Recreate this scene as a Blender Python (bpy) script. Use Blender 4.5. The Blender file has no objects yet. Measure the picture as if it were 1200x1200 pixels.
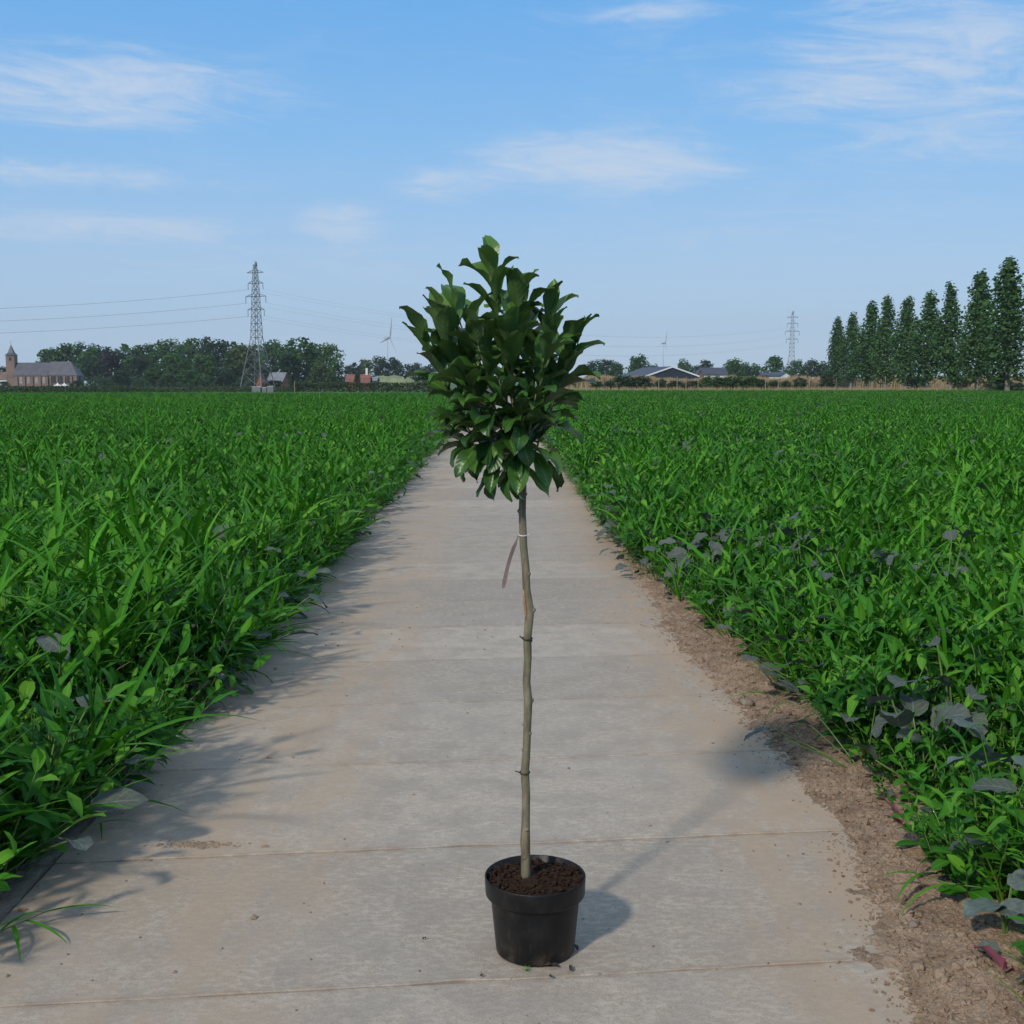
import bpy, math, random
import numpy as np
from mathutils import Vector, Matrix, Euler, noise as mnoise

R = math.radians
rng = random.Random(7)
npr = np.random.default_rng(7)
S = bpy.context.scene
C = S.collection

# ------------------------------------------------------------------ camera
CAM_H = 1.70
F = 1400.0                       # focal length in pixels of the 1200 px photograph
PITCH = math.atan(152.0 / F)
YAW = math.atan(15.0 / F)        # looks slightly right of the path's direction
cam_d = bpy.data.cameras.new('camera')
cam = bpy.data.objects.new('camera', cam_d); C.objects.link(cam)
cam.location = (0, 0, CAM_H)
cam.rotation_euler = Euler((math.pi / 2 - PITCH, 0, -YAW), 'XYZ')
cam_d.sensor_width = 36; cam_d.lens = 36 * F / 1200
cam_d.clip_start = 0.05; cam_d.clip_end = 12000
S.camera = cam
CM = cam.rotation_euler.to_matrix()
def ray(px, py):
    return (CM @ Vector(((px - 600) / F, (600 - py) / F, -1))).normalized()
def G(px, py, z=0.0):            # photograph position -> place on the ground plane
    d = ray(px, py); t = (z - CAM_H) / d.z
    return Vector((0, 0, CAM_H)) + d * t
def W(px, py, Y):                # photograph position -> place at distance Y
    d = ray(px, py); t = Y / d.y
    return Vector((0, 0, CAM_H)) + d * t

# ------------------------------------------------------------------ sun, sky, exposure
SUN_EL, SHADOW_AZ = R(36), R(32.5)        # shadows run forward and to the right
sun_d = bpy.data.lights.new('sun', 'SUN'); sun = bpy.data.objects.new('sun', sun_d); C.objects.link(sun)
travel = Vector((math.sin(SHADOW_AZ) * math.cos(SUN_EL), math.cos(SHADOW_AZ) * math.cos(SUN_EL), -math.sin(SUN_EL)))
sun.rotation_euler = travel.to_track_quat('-Z', 'Y').to_euler()
sun_d.energy = 2.8; sun_d.angle = R(4.0); sun_d.color = (1.0, 0.89, 0.77)
SKY_STRENGTH = 0.12
S.view_settings.view_transform = 'Standard'; S.view_settings.look = 'None'
S.view_settings.exposure = 0.0; S.view_settings.gamma = 1.0
S.view_settings.use_curve_mapping = False
S.render.engine = 'CYCLES'
S.cycles.max_bounces = 6; S.cycles.diffuse_bounces = 3; S.cycles.glossy_bounces = 2
S.cycles.transmission_bounces = 3; S.cycles.transparent_max_bounces = 4; S.cycles.volume_bounces = 0
S.cycles.caustics_reflective = False; S.cycles.caustics_refractive = False

class NT:
    """tiny helper for node trees"""
    def __init__(s, nt): s.nt = nt; s.n = nt.nodes; s.l = nt.links
    def add(s, kind, **kw):
        nd = s.n.new(kind)
        for k, v in kw.items(): setattr(nd, k, v)
        return nd
    def put(s, sock, v):
        if isinstance(v, bpy.types.NodeSocket): s.l.new(v, sock)
        elif v is not None:
            if hasattr(sock.default_value, '__len__') and not hasattr(v, '__len__'): v = (v,) * len(sock.default_value)
            if hasattr(sock.default_value, '__len__') and len(sock.default_value) == 4 and len(v) == 3: v = tuple(v) + (1,)
            sock.default_value = v
    def math(s, op, a, b=None, c=None, clamp=False):
        nd = s.add('ShaderNodeMath', operation=op, use_clamp=clamp)
        s.put(nd.inputs[0], a)
        if b is not None: s.put(nd.inputs[1], b)
        if c is not None: s.put(nd.inputs[2], c)
        return nd.outputs[0]
    def mix(s, f, a, b, mode='MIX'):
        nd = s.add('ShaderNodeMix', data_type='RGBA', blend_type=mode)
        s.put(nd.inputs[0], f); s.put(nd.inputs[6], a); s.put(nd.inputs[7], b)
        return nd.outputs[2]
    def noise(s, vec, scale, detail=4, rough=0.55, dist=0.0, dims='3D'):
        nd = s.add('ShaderNodeTexNoise', noise_dimensions=dims)
        if vec is not None: s.l.new(vec, nd.inputs['Vector'])
        nd.inputs['Scale'].default_value = scale; nd.inputs['Detail'].default_value = detail
        nd.inputs['Roughness'].default_value = rough; nd.inputs['Distortion'].default_value = dist
        return nd.outputs['Fac']
    def ramp(s, f, lo, hi, a=0.0, b=1.0):
        nd = s.add('ShaderNodeMapRange', interpolation_type='SMOOTHSTEP')
        s.put(nd.inputs[0], f)
        for i, v in enumerate((lo, hi, a, b)): s.put(nd.inputs[1 + i], v)
        return nd.outputs[0]
    def scale(s, vec, v):
        nd = s.add('ShaderNodeVectorMath', operation='MULTIPLY'); s.l.new(vec, nd.inputs[0]); nd.inputs[1].default_value = v
        return nd.outputs[0]
    def bump(s, h, strength=0.3, dist=0.01):
        nd = s.add('ShaderNodeBump'); s.l.new(h, nd.inputs['Height'])
        nd.inputs['Strength'].default_value = strength; nd.inputs['Distance'].default_value = dist
        return nd.outputs[0]

world = bpy.data.worlds.new('World'); S.world = world; world.use_nodes = True
w = NT(world.node_tree); w.n.clear()
sky = w.add('ShaderNodeTexSky', sky_type='NISHITA')
sky.sun_disc = False; sky.sun_elevation = SUN_EL
# the sun stands opposite to the way its light travels
sky.sun_rotation = math.atan2(-travel.x, -travel.y)
sky.altitude = 0; sky.air_density = 1.0; sky.dust_density = 0.35; sky.ozone_density = 1.0
tc = w.add('ShaderNodeTexCoord'); dirv = tc.outputs['Generated']
sep = w.add('ShaderNodeSeparateXYZ'); w.l.new(dirv, sep.inputs[0])
az = w.math('ARCTAN2', sep.outputs[0], sep.outputs[1]); el = w.math('ARCSINE', sep.outputs[2])
comb = w.add('ShaderNodeCombineXYZ'); w.l.new(w.math('MULTIPLY', az, 0.85), comb.inputs[0]); w.l.new(w.math('MULTIPLY', w.math('ADD', el, w.math('MULTIPLY', az, 0.06)), 4.2), comb.inputs[1])
wisp = w.noise(comb.outputs[0], 9.0, 9, 0.68, 1.6)
fine = w.noise(comb.outputs[0], 30.0, 6, 0.65, 1.0)
wisp = w.math('ADD', w.math('MULTIPLY', wisp, 0.78), w.math('MULTIPLY', fine, 0.22))
tot = None
CLOUDS = [  # photograph position, half widths in pixels, strength
    (125, 100, 170, 34, 0.9), (70, 125, 190, 18, 0.75), (90, 205, 150, 13, 0.7), (90, 265, 170, 16, 0.75),
    (715, 190, 130, 30, 1.0), (555, 216, 75, 18, 0.85), (398, 262, 50, 20, 0.75), (1110, 65, 150, 75, 0.85),
    (1000, 105, 140, 30, 0.75), (1090, 160, 160, 45, 0.5), (760, 15, 110, 12, 0.5), (805, 280, 40, 16, 0.5), (300, 300, 300, 40, 0.32), (900, 250, 260, 60, 0.3)]
for (cx, cy, sx, sy, st) in CLOUDS:
    d = ray(cx, cy); a0 = math.atan2(d.x, d.y); e0 = math.asin(d.z)
    qa = w.math('MULTIPLY', w.math('SUBTRACT', az, a0), F / sx); qe = w.math('MULTIPLY', w.math('SUBTRACT', el, e0), F / sy)
    r2 = w.math('ADD', w.math('MULTIPLY', qa, qa), w.math('MULTIPLY', qe, qe))
    g = w.math('MULTIPLY', w.math('POWER', 2.718, w.math('MULTIPLY', r2, -0.7)), st)
    tot = g if tot is None else w.math('MAXIMUM', tot, g)
far = w.ramp(w.noise(dirv, 1.6, 3, 0.5), 0.45, 0.7, 0.0, 0.35)     # thin cirrus over the rest of the sky
fill_veil = w.math('MULTIPLY', w.ramp(el, 0.30, 0.75, 0.0, 0.9), w.ramp(w.noise(dirv, 1.1, 4, 0.55), 0.25, 0.6, 0.55, 1.0))   # pale layer added above the view to make the ambient fill less blue
tot = w.math('MAXIMUM', w.math('MAXIMUM', tot, far), 0.14)
dens = w.math('MULTIPLY', w.ramp(w.math('ADD', wisp, w.math('MULTIPLY', tot, 0.34)), 0.50, 0.94), w.ramp(tot, 0.0, 0.5))
dens = w.math('MAXIMUM', w.math('MULTIPLY', dens, 0.8, clamp=True), w.math('MULTIPLY', fill_veil, 0.75))
CLOUD_COL = (5.0, 5.75, 6.9)
# clear summer sky: deeper overhead, pale blue towards the horizon
cr = w.add('ShaderNodeValToRGB'); w.l.new(w.math('MULTIPLY', w.math('MAXIMUM', el, 0.0), 2 / math.pi), cr.inputs[0]); ce = cr.color_ramp.elements
stops = [(0.0, (3.5, 4.9, 6.7)), (0.06, (3.1, 4.8, 7.0)), (0.12, (1.95, 4.3, 7.4)), (0.20, (1.0, 3.5, 7.3)), (0.5, (0.9, 2.6, 5.4)), (1.0, (0.8, 2.2, 4.8))]
ce[0].position, ce[0].color = 0.0, stops[0][1] + (1,); ce[1].position, ce[1].color = 1.0, stops[-1][1] + (1,)
for ps_, cl_ in stops[1:-1]: q_ = ce.new(ps_); q_.color = cl_ + (1,)
clear = w.mix(0.85, sky.outputs[0], cr.outputs[0])
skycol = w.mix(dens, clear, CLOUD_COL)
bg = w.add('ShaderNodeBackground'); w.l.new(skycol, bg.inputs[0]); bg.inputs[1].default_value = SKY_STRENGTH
wo = w.add('ShaderNodeOutputWorld'); w.l.new(bg.outputs[0], wo.inputs[0])

# ------------------------------------------------------------------ helpers
def tag(o, label=None, cat=None, group=None, kind=None):
    if label: o['label'] = label
    if cat: o['category'] = cat
    if group: o['group'] = group
    if kind: o['kind'] = kind
    return o
def empty(name, loc=(0, 0, 0), rz=0.0, label=None, cat=None, group=None):
    o = bpy.data.objects.new(name, None); C.objects.link(o); o.location = loc; o.rotation_euler = (0, 0, rz)
    o.empty_display_size = 0.1
    return tag(o, label, cat, group)
class MB:
    """collects geometry and links it as one mesh"""
    def __init__(s): s.v = []; s.f = []; s.m = []; s.uv = []
    def add(s, v, f, m=0, uv=None):
        b = len(s.v); s.v.extend([tuple(p) for p in v])
        s.f.extend([tuple(i + b for i in q) for q in f]); s.m.extend([m] * len(f))
        s.uv.extend(uv if uv is not None else [(0.5, 0.5)] * len(v))
    def box(s, c, d, m=0, rz=0.0):
        x, y, z = d[0] / 2, d[1] / 2, d[2] / 2; ca, sa = math.cos(rz), math.sin(rz)
        vs = []
        for sx, sy, sz in ((-1,-1,-1),(1,-1,-1),(1,1,-1),(-1,1,-1),(-1,-1,1),(1,-1,1),(1,1,1),(-1,1,1)):
            a, b = sx * x, sy * y
            vs.append((c[0] + a * ca - b * sa, c[1] + a * sa + b * ca, c[2] + sz * z))
        s.add(vs, [(0,3,2,1),(4,5,6,7),(0,1,5,4),(1,2,6,5),(2,3,7,6),(3,0,4,7)], m)
    def tube(s, pts, rad, n=6, m=0, cap=True):
        pts = [Vector(p) for p in pts]; vs = []; fs = []
        if not hasattr(rad, '__len__'): rad = [rad] * len(pts)
        up = Vector((0.13, 0.31, 0.94))
        for i, p in enumerate(pts):
            t = (pts[min(i + 1, len(pts) - 1)] - pts[max(i - 1, 0)]).normalized()
            a = t.cross(up)
            if a.length < 0.05: a = t.cross(Vector((1, 0, 0)))
            a.normalize(); b = t.cross(a)
            for k in range(n):
                q = 2 * math.pi * k / n
                vs.append(p + (a * math.cos(q) + b * math.sin(q)) * rad[i])
        for i in range(len(pts) - 1):
            for k in range(n):
                k2 = (k + 1) % n
                fs.append((i * n + k, i * n + k2, (i + 1) * n + k2, (i + 1) * n + k))
        if cap:
            fs.append(tuple(range(n - 1, -1, -1))); fs.append(tuple(range((len(pts) - 1) * n, len(pts) * n)))
        s.add(vs, fs, m)
    def mesh(s, name, mats, smooth=False):
        me = bpy.data.meshes.new(name)
        me.from_pydata(s.v, [], s.f)
        for mt in (mats if isinstance(mats, (list, tuple)) else [mats]): me.materials.append(mt)
        if max(s.m, default=0) > 0: me.polygons.foreach_set('material_index', s.m)
        if smooth: me.polygons.foreach_set('use_smooth', [True] * len(s.f))
        uvl = me.uv_layers.new(name='UVMap')
        li = np.empty(len(me.loops), dtype=np.int32); me.loops.foreach_get('vertex_index', li)
        uvl.data.foreach_set('uv', np.array(s.uv, dtype=np.float32)[li].ravel())
        me.update(); return me
    def build(s, name, mats, parent=None, smooth=False, loc=None):
        return link(name, s.mesh(name, mats, smooth), parent, loc)
def link(name, me, parent=None, loc=None):
    o = bpy.data.objects.new(name, me); C.objects.link(o)
    if parent is not None: o.parent = parent
    if loc is not None: o.location = loc
    return o
def copy_tree(o, parent=None):
    c = o.copy(); C.objects.link(c); c.parent = parent
    for ch in list(o.children): copy_tree(ch, c)
    return c

def mat(name):
    m = bpy.data.materials.new(name); m.use_nodes = True
    t = NT(m.node_tree); t.n.clear()
    out = t.add('ShaderNodeOutputMaterial'); p = t.add('ShaderNodeBsdfPrincipled')
    t.l.new(p.outputs[0], out.inputs[0])
    return m, t, p, out
def simple(name, col, rough=0.7, var=0.15, scale=3.0, metal=0.0, bump=0.0, bscale=None):
    m, t, p, out = mat(name)
    g = t.add('ShaderNodeTexCoord')
    n = t.noise(g.outputs['Object'], scale, 5)
    c2 = tuple(min(1, c * (1 + var)) for c in col); c1 = tuple(c * (1 - var) for c in col)
    t.put(p.inputs['Base Color'], t.mix(t.ramp(n, 0.3, 0.7), c1, c2))
    p.inputs['Roughness'].default_value = rough; p.inputs['Metallic'].default_value = metal
    if bump: t.l.new(t.bump(t.noise(g.outputs['Object'], bscale or scale * 6, 4), bump, 0.01), p.inputs['Normal'])
    return m
def leafmat(name, col, col2, rough=0.45, trans=0.25, spec=0.4, vein=0.35, patch=0.0, tcol=None, under=None, island=True, veinbump=0.0):
    """leaf: colour differs from leaf to leaf and plant to plant, paler midrib, some light passes through"""
    m, t, p, out = mat(name)
    geo = t.add('ShaderNodeNewGeometry'); oi = t.add('ShaderNodeObjectInfo')
    r = t.math('ADD', t.math('MULTIPLY', geo.outputs['Random Per Island'], 0.6 if island else 0.0), t.math('MULTIPLY', oi.outputs['Random'], 0.4 if island else 1.0))
    c = t.mix(r, col, col2)
    if patch:
        n = t.noise(geo.outputs['Position'], 0.35, 3)
        c = t.mix(t.ramp(n, 0.35, 0.7, 0, patch), c, tuple(x * k for x, k in zip(col2, (1.25, 1.1, 0.8))))
    uv = t.add('ShaderNodeUVMap'); su = t.add('ShaderNodeSeparateXYZ'); t.l.new(uv.outputs[0], su.inputs[0])
    dv = t.math('ABSOLUTE', t.math('SUBTRACT', su.outputs[1], 0.5))
    if vein:
        rib = t.ramp(dv, 0.015, 0.05, vein, 0.0)
        c = t.mix(rib, c, tuple(min(1, x * 2.4 + 0.04) for x in col2))
    if under:
        c = t.mix(t.math('MULTIPLY', geo.outputs['Backfacing'], 0.75), c, under)
    t.put(p.inputs['Base Color'], c)
    p.inputs['Roughness'].default_value = rough; p.inputs['Specular IOR Level'].default_value = spec
    if veinbump:
        wv = t.math('SINE', t.math('MULTIPLY', t.math('SUBTRACT', su.outputs[0], t.math('MULTIPLY', dv, 0.35)), 62.0))
        t.l.new(t.bump(wv, veinbump, 0.002), p.inputs['Normal'])
    if trans:
        tr = t.add('ShaderNodeBsdfTranslucent'); t.put(tr.inputs[0], t.mix(0.5, c, tcol or tuple(x * 1.5 for x in col2)))
        ms = t.add('ShaderNodeMixShader'); ms.inputs[0].default_value = trans
        t.l.new(p.outputs[0], ms.inputs[1]); t.l.new(tr.outputs[0], ms.inputs[2]); t.l.new(ms.outputs[0], out.inputs[0])
    return m

# ------------------------------------------------------------------ materials
M = {}
PATH_L, PATH_R = -1.58, 1.32
SKEW = math.tan(R(5.6))

def concrete():
    m, t, p, out = mat('concrete')
    geo = t.add('ShaderNodeNewGeometry'); pos = geo.outputs['Position']; oi = t.add('ShaderNodeObjectInfo')
    sp = t.add('ShaderNodeSeparateXYZ'); t.l.new(pos, sp.inputs[0]); X, Y = sp.outputs[0], sp.outputs[1]
    base = t.mix(oi.outputs['Random'], (0.350, 0.296, 0.222), (0.520, 0.440, 0.335))
    grain = t.noise(pos, 210, 3, 0.7); blot = t.noise(pos, 5.0, 5, 0.6); big = t.noise(pos, 1.1, 4)
    mott = t.noise(t.scale(pos, (1.0, 1.8, 1.0)), 26, 4, 0.65)
    base = t.mix(t.ramp(grain, 0.34, 0.68, 0, 1), t.mix(0.42, base, (0.10, 0.092, 0.082)), base)
    speck = t.noise(pos, 120, 2, 0.5)
    base = t.mix(t.ramp(speck, 0.62, 0.72, 0, 0.35), base, (0.52, 0.48, 0.42))
    base = t.mix(t.ramp(mott, 0.44, 0.62, 0, 0.45), base, (0.54, 0.475, 0.395))
    base = t.mix(t.ramp(blot, 0.38, 0.66, 0, 0.55), base, (0.285, 0.248, 0.205))
    base = t.mix(t.ramp(big, 0.45, 0.7, 0, 0.35), base, (0.385, 0.345, 0.290))
    # sandy dust carried on by wheels: tracks along the path and drifts at its two edges
    sn = t.noise(t.scale(pos, (1.0, 0.28, 1.0)), 6.0, 5, 0.62)
    wob = t.math('MULTIPLY', t.math('SUBTRACT', t.noise(t.scale(pos, (0.0, 1.0, 0.0)), 0.55, 2), 0.5), 0.35)
    def track(x0, wd, st):
        q = t.math('MULTIPLY', t.math('SUBTRACT', t.math('ADD', X, wob), x0), 1.0 / wd)
        g = t.math('POWER', 2.718, t.math('MULTIPLY', t.math('MULTIPLY', q, q), -1.0))
        return t.math('MULTIPLY', g, st)
    dust = t.math('ADD', track(-0.98, 0.26, 1.15), t.math('ADD', track(-0.64, 0.13, 0.65), track(1.18, 0.40, 1.6)))
    dust = t.math('ADD', dust, track(-1.6, 0.26, 0.95))
    dm = t.math('MULTIPLY', dust, t.ramp(sn, 0.30, 0.62))
    base = t.mix(t.math('MULTIPLY', dm, 0.60, clamp=True), base, (0.405, 0.305, 0.208))
    # soil swept into the joints
    ys = t.math('SUBTRACT', Y, t.math('MULTIPLY', X, SKEW))
    fr = t.math('FRACT', t.math('SUBTRACT', ys, 3.26 - 10.0))
    jd = t.math('MINIMUM', fr, t.math('SUBTRACT', 1.0, fr))
    jn = t.noise(pos, 11, 4, 0.6)
    jm = t.math('MULTIPLY', t.ramp(jd, 0.004, 0.034, 1, 0), t.ramp(jn, 0.36, 0.66))
    base = t.mix(t.math('MULTIPLY', jm, 0.5), base, (0.235, 0.175, 0.128))
    pits = t.noise(pos, 46, 2, 0.5)
    base = t.mix(t.ramp(pits, 0.70, 0.75, 0, 0.55), base, (0.12, 0.11, 0.10))
    t.put(p.inputs['Base Color'], base)
    p.inputs['Roughness'].default_value = 0.88; p.inputs['Specular IOR Level'].default_value = 0.25
    h = t.math('ADD', t.math('MULTIPLY', grain, 0.5), t.math('ADD', t.math('MULTIPLY', mott, 0.5), t.math('MULTIPLY', blot, 0.6)))
    t.l.new(t.bump(h, 0.45, 0.008), p.inputs['Normal'])
    return m
def soil(name, a, b, c, scale=1.0):
    m, t, p, out = mat(name)
    geo = t.add('ShaderNodeNewGeometry'); pos = geo.outputs['Position']
    n1 = t.noise(pos, 9 * scale, 6, 0.65); n2 = t.noise(pos, 60 * scale, 4, 0.7); n3 = t.noise(pos, 1.3 * scale, 3)
    col = t.mix(t.ramp(n1, 0.32, 0.66), a, b); col = t.mix(t.ramp(n2, 0.45, 0.75, 0, 0.7), col, c)
    col = t.mix(t.ramp(n3, 0.4, 0.7, 0, 0.4), col, tuple(x * 1.15 for x in b))
    t.put(p.inputs['Base Color'], col); p.inputs['Roughness'].default_value = 0.95; p.inputs['Specular IOR Level'].default_value = 0.15
    t.l.new(t.bump(t.math('ADD', n1, t.math('MULTIPLY', n2, 0.6)), 1.0, 0.03), p.inputs['Normal'])
    return m
M['concrete'] = concrete()
M['soil'] = soil('dry_soil', (0.205, 0.140, 0.092), (0.360, 0.265, 0.182), (0.45, 0.345, 0.25))
M['dust'] = soil('dusty_soil', (0.20, 0.155, 0.115), (0.34, 0.275, 0.21), (0.40, 0.33, 0.26))
M['subsoil'] = soil('field_soil', (0.060, 0.046, 0.034), (0.105, 0.080, 0.058), (0.13, 0.10, 0.075))
M['potting'] = soil('potting_mix', (0.030, 0.016, 0.010), (0.085, 0.045, 0.026), (0.15, 0.09, 0.055), 7.0)
M['meadow'] = simple('meadow', (0.055, 0.105, 0.025), 0.9, 0.35, 0.05)
M['grassleaf'] = leafmat('crop_blade', (0.009, 0.066, 0.004), (0.070, 0.275, 0.011), 0.50, 0.17, 0.16, 0.30, 0.35)
M['broadleaf'] = leafmat('crop_leaf', (0.008, 0.054, 0.005), (0.055, 0.225, 0.013), 0.52, 0.14, 0.16, 0.25, 0.3)
M['paleleaf'] = leafmat('crop_young_leaf', (0.058, 0.205, 0.013), (0.120, 0.315, 0.026), 0.52, 0.20, 0.16, 0.2, 0.3)
M['stem'] = simple('plant_stem', (0.11, 0.20, 0.045), 0.6, 0.2, 20)
M['purple'] = leafmat('purple_leaf', (0.058, 0.078, 0.068), (0.125, 0.135, 0.128), 0.5, 0.10, 0.45, 0.5, 0.0)
M['bluegrey'] = leafmat('bluegrey_leaf', (0.105, 0.155, 0.145), (0.165, 0.205, 0.185), 0.5, 0.10, 0.45, 0.5, 0.0)
def cabbage(name, a, b_, c_):
    m, t, p, out = mat(name)
    geo = t.add('ShaderNodeNewGeometry'); oi = t.add('ShaderNodeObjectInfo'); tcx = t.add('ShaderNodeTexCoord')
    rr = t.math('ADD', t.math('MULTIPLY', geo.outputs['Random Per Island'], 0.5), t.math('MULTIPLY', oi.outputs['Random'], 0.5))
    n = t.noise(geo.outputs['Position'], 26, 5, 0.65); n2 = t.noise(geo.outputs['Position'], 90, 3, 0.6)
    col = t.mix(rr, a, b_); col = t.mix(t.ramp(n, 0.42, 0.66, 0, 0.75), col, c_); col = t.mix(t.ramp(n2, 0.5, 0.7, 0, 0.3), col, tuple(x * 1.5 for x in b_))
    uv = t.add('ShaderNodeUVMap'); su = t.add('ShaderNodeSeparateXYZ'); t.l.new(uv.outputs[0], su.inputs[0]); dv = t.math('ABSOLUTE', t.math('SUBTRACT', su.outputs[1], 0.5))
    br = t.math('FRACT', t.math('MULTIPLY', t.math('SUBTRACT', su.outputs[0], t.math('MULTIPLY', dv, 0.55)), 6.0)); vv = t.ramp(t.math('ABSOLUTE', t.math('SUBTRACT', br, 0.5)), 0.02, 0.09, 0.5, 0.0)
    rib = t.math('MAXIMUM', t.ramp(dv, 0.012, 0.035, 0.6, 0.0), vv)
    col = t.mix(rib, col, (0.20, 0.21, 0.19)); t.put(p.inputs['Base Color'], col); p.inputs['Roughness'].default_value = 0.55; p.inputs['Specular IOR Level'].default_value = 0.3
    t.l.new(t.bump(t.math('ADD', n, t.math('MULTIPLY', rib, -0.5)), 0.5, 0.006), p.inputs['Normal'])
    tr = t.add('ShaderNodeBsdfTranslucent'); t.put(tr.inputs[0], col); ms = t.add('ShaderNodeMixShader'); ms.inputs[0].default_value = 0.12
    t.l.new(p.outputs[0], ms.inputs[1]); t.l.new(tr.outputs[0], ms.inputs[2]); t.l.new(ms.outputs[0], out.inputs[0]); return m
M['purple'] = cabbage('purple_leaf', (0.052, 0.084, 0.054), (0.108, 0.138, 0.102), (0.078, 0.066, 0.072))
M['bluegrey'] = cabbage('bluegrey_leaf', (0.095, 0.145, 0.125), (0.150, 0.195, 0.165), (0.085, 0.105, 0.100))
M['pink'] = leafmat('pink_withered_leaf', (0.26, 0.07, 0.11), (0.36, 0.13, 0.17), 0.6, 0.2, 0.3, 0.5)
M['drygrass'] = leafmat('dry_grass', (0.30, 0.235, 0.13), (0.42, 0.33, 0.19), 0.8, 0.15, 0.2, 0)
M['reed'] = leafmat('dry_reed', (0.27, 0.205, 0.115), (0.44, 0.34, 0.195), 0.85, 0.12, 0.2, 0)
M['magnolia'] = leafmat('glossy_tree_leaf', (0.020, 0.070, 0.013), (0.066, 0.165, 0.024), 0.36, 0.16, 0.5, 0.35, 0.0, (0.10, 0.22, 0.02), (0.060, 0.105, 0.040), False, 0.12)
M['magnolia_young'] = leafmat('young_tree_leaf', (0.070, 0.165, 0.020), (0.115, 0.225, 0.030), 0.40, 0.24, 0.5, 0.35, 0.0, (0.16, 0.30, 0.03), (0.085, 0.140, 0.050), False, 0.12)
M['twig'] = simple('twig_bark', (0.115, 0.120, 0.055), 0.6, 0.3, 30)
def bark():
    m, t, p, out = mat('young_bark')
    g = t.add('ShaderNodeTexCoord'); o = g.outputs['Object']
    n = t.noise(t.scale(o, (1, 1, 0.25)), 60, 5, 0.6); n2 = t.noise(o, 9, 4); n3 = t.noise(o, 150, 2)
    c = t.mix(t.ramp(n, 0.3, 0.7), (0.105, 0.086, 0.050), (0.225, 0.192, 0.125))
    c = t.mix(t.ramp(n2, 0.45, 0.7, 0, 0.6), c, (0.105, 0.120, 0.055))
    c = t.mix(t.ramp(n3, 0.66, 0.74, 0, 0.6), c, (0.30, 0.28, 0.22))
    t.put(p.inputs['Base Color'], c); p.inputs['Roughness'].default_value = 0.7
    t.l.new(t.bump(n, 0.5, 0.003), p.inputs['Normal']); return m
M['bark'] = bark()
M['scar'] = simple('pale_scar', (0.33, 0.19, 0.09), 0.7, 0.25, 40)
M['pot'] = simple('black_plastic', (0.0085, 0.009, 0.010), 0.42, 0.25, 14, bump=0.12, bscale=160); M['pot'].node_tree.nodes['Principled BSDF'].inputs['Specular IOR Level'].default_value = 0.28
def dusty(m):
    t = NT(m.node_tree); p = t.n['Principled BSDF']; g = t.add('ShaderNodeTexCoord'); sp = t.add('ShaderNodeSeparateXYZ'); t.l.new(g.outputs['Object'], sp.inputs[0])
    old = p.inputs['Base Color'].links[0].from_socket; n = t.noise(g.outputs['Object'], 16, 6, 0.7); n2 = t.noise(t.scale(g.outputs['Object'], (1, 1, 0.12)), 70, 3)
    splash = t.math('MULTIPLY', t.ramp(sp.outputs[2], 0.0, 0.07, 0.75, 0.12), t.ramp(n, 0.42, 0.72)); c = t.mix(splash, old, (0.085, 0.066, 0.048)); c = t.mix(t.ramp(n2, 0.60, 0.72, 0, 0.16), c, (0.09, 0.09, 0.09)); t.put(p.inputs['Base Color'], c)
dusty(M['pot'])
M['tagstrip'] = simple('tag_strip', (0.27, 0.19, 0.175), 0.45, 0.2, 18)
M['whitetie'] = simple('white_tie', (0.62, 0.60, 0.58), 0.5, 0.1, 20)
M['darktie'] = simple('dark_tie', (0.022, 0.020, 0.018), 0.6, 0.2, 20)
M['litter'] = simple('dead_leaf_bits', (0.045, 0.033, 0.024), 0.85, 0.4, 60)
M['stone'] = simple('stone', (0.22, 0.18, 0.14), 0.9, 0.3, 30, bump=0.3)
def brickmat(name, a, b, mortar, scale):
    m, t, p, out = mat(name)
    g = t.add('ShaderNodeTexCoord'); n = t.noise(g.outputs['Object'], 0.35, 5, 0.65); n2 = t.noise(g.outputs['Object'], 3.0, 3)
    c = t.mix(t.ramp(n, 0.3, 0.7), a, b); c = t.mix(t.ramp(n2, 0.5, 0.75, 0, 0.45), c, mortar)
    t.put(p.inputs['Base Color'], c); p.inputs['Roughness'].default_value = 0.9; return m
M['brick'] = brickmat('church_brick', (0.165, 0.112, 0.090), (0.240, 0.175, 0.145), (0.30, 0.25, 0.215), 1)
M['slate'] = simple('slate', (0.060, 0.066, 0.085), 0.55, 0.25, 0.6)
M['churchglass'] = simple('leaded_glass', (0.30, 0.285, 0.25), 0.35, 0.2, 1)
M['darkglass'] = simple('dark_glass', (0.03, 0.035, 0.042), 0.2, 0.2, 1)
M['canvas'] = simple('white_canvas', (0.72, 0.71, 0.68), 0.7, 0.05, 1)
M['white'] = simple('white_paint', (0.72, 0.72, 0.71), 0.6, 0.05, 1)
M['navy'] = simple('navy_cladding', (0.022, 0.029, 0.045), 0.6, 0.2, 0.7)
M['darkroof'] = simple('dark_roof', (0.052, 0.058, 0.075), 0.6, 0.2, 0.6)
M['greyroof'] = simple('grey_roof', (0.19, 0.20, 0.215), 0.7, 0.2, 0.5)
M['redroof'] = simple('orange_tiles', (0.20, 0.085, 0.058), 0.8, 0.25, 0.8)
M['redbrick'] = simple('red_brick', (0.26, 0.11, 0.07), 0.85, 0.25, 1.2)
M['brownwall'] = simple('brown_wall', (0.16, 0.11, 0.085), 0.85, 0.25, 0.8)
M['steel'] = simple('galvanised_steel', (0.175, 0.19, 0.19), 0.6, 0.15, 0.5, 0.2)
M['wire'] = simple('conductor', (0.10, 0.105, 0.11), 0.5, 0.1, 1, 0.5)
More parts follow.
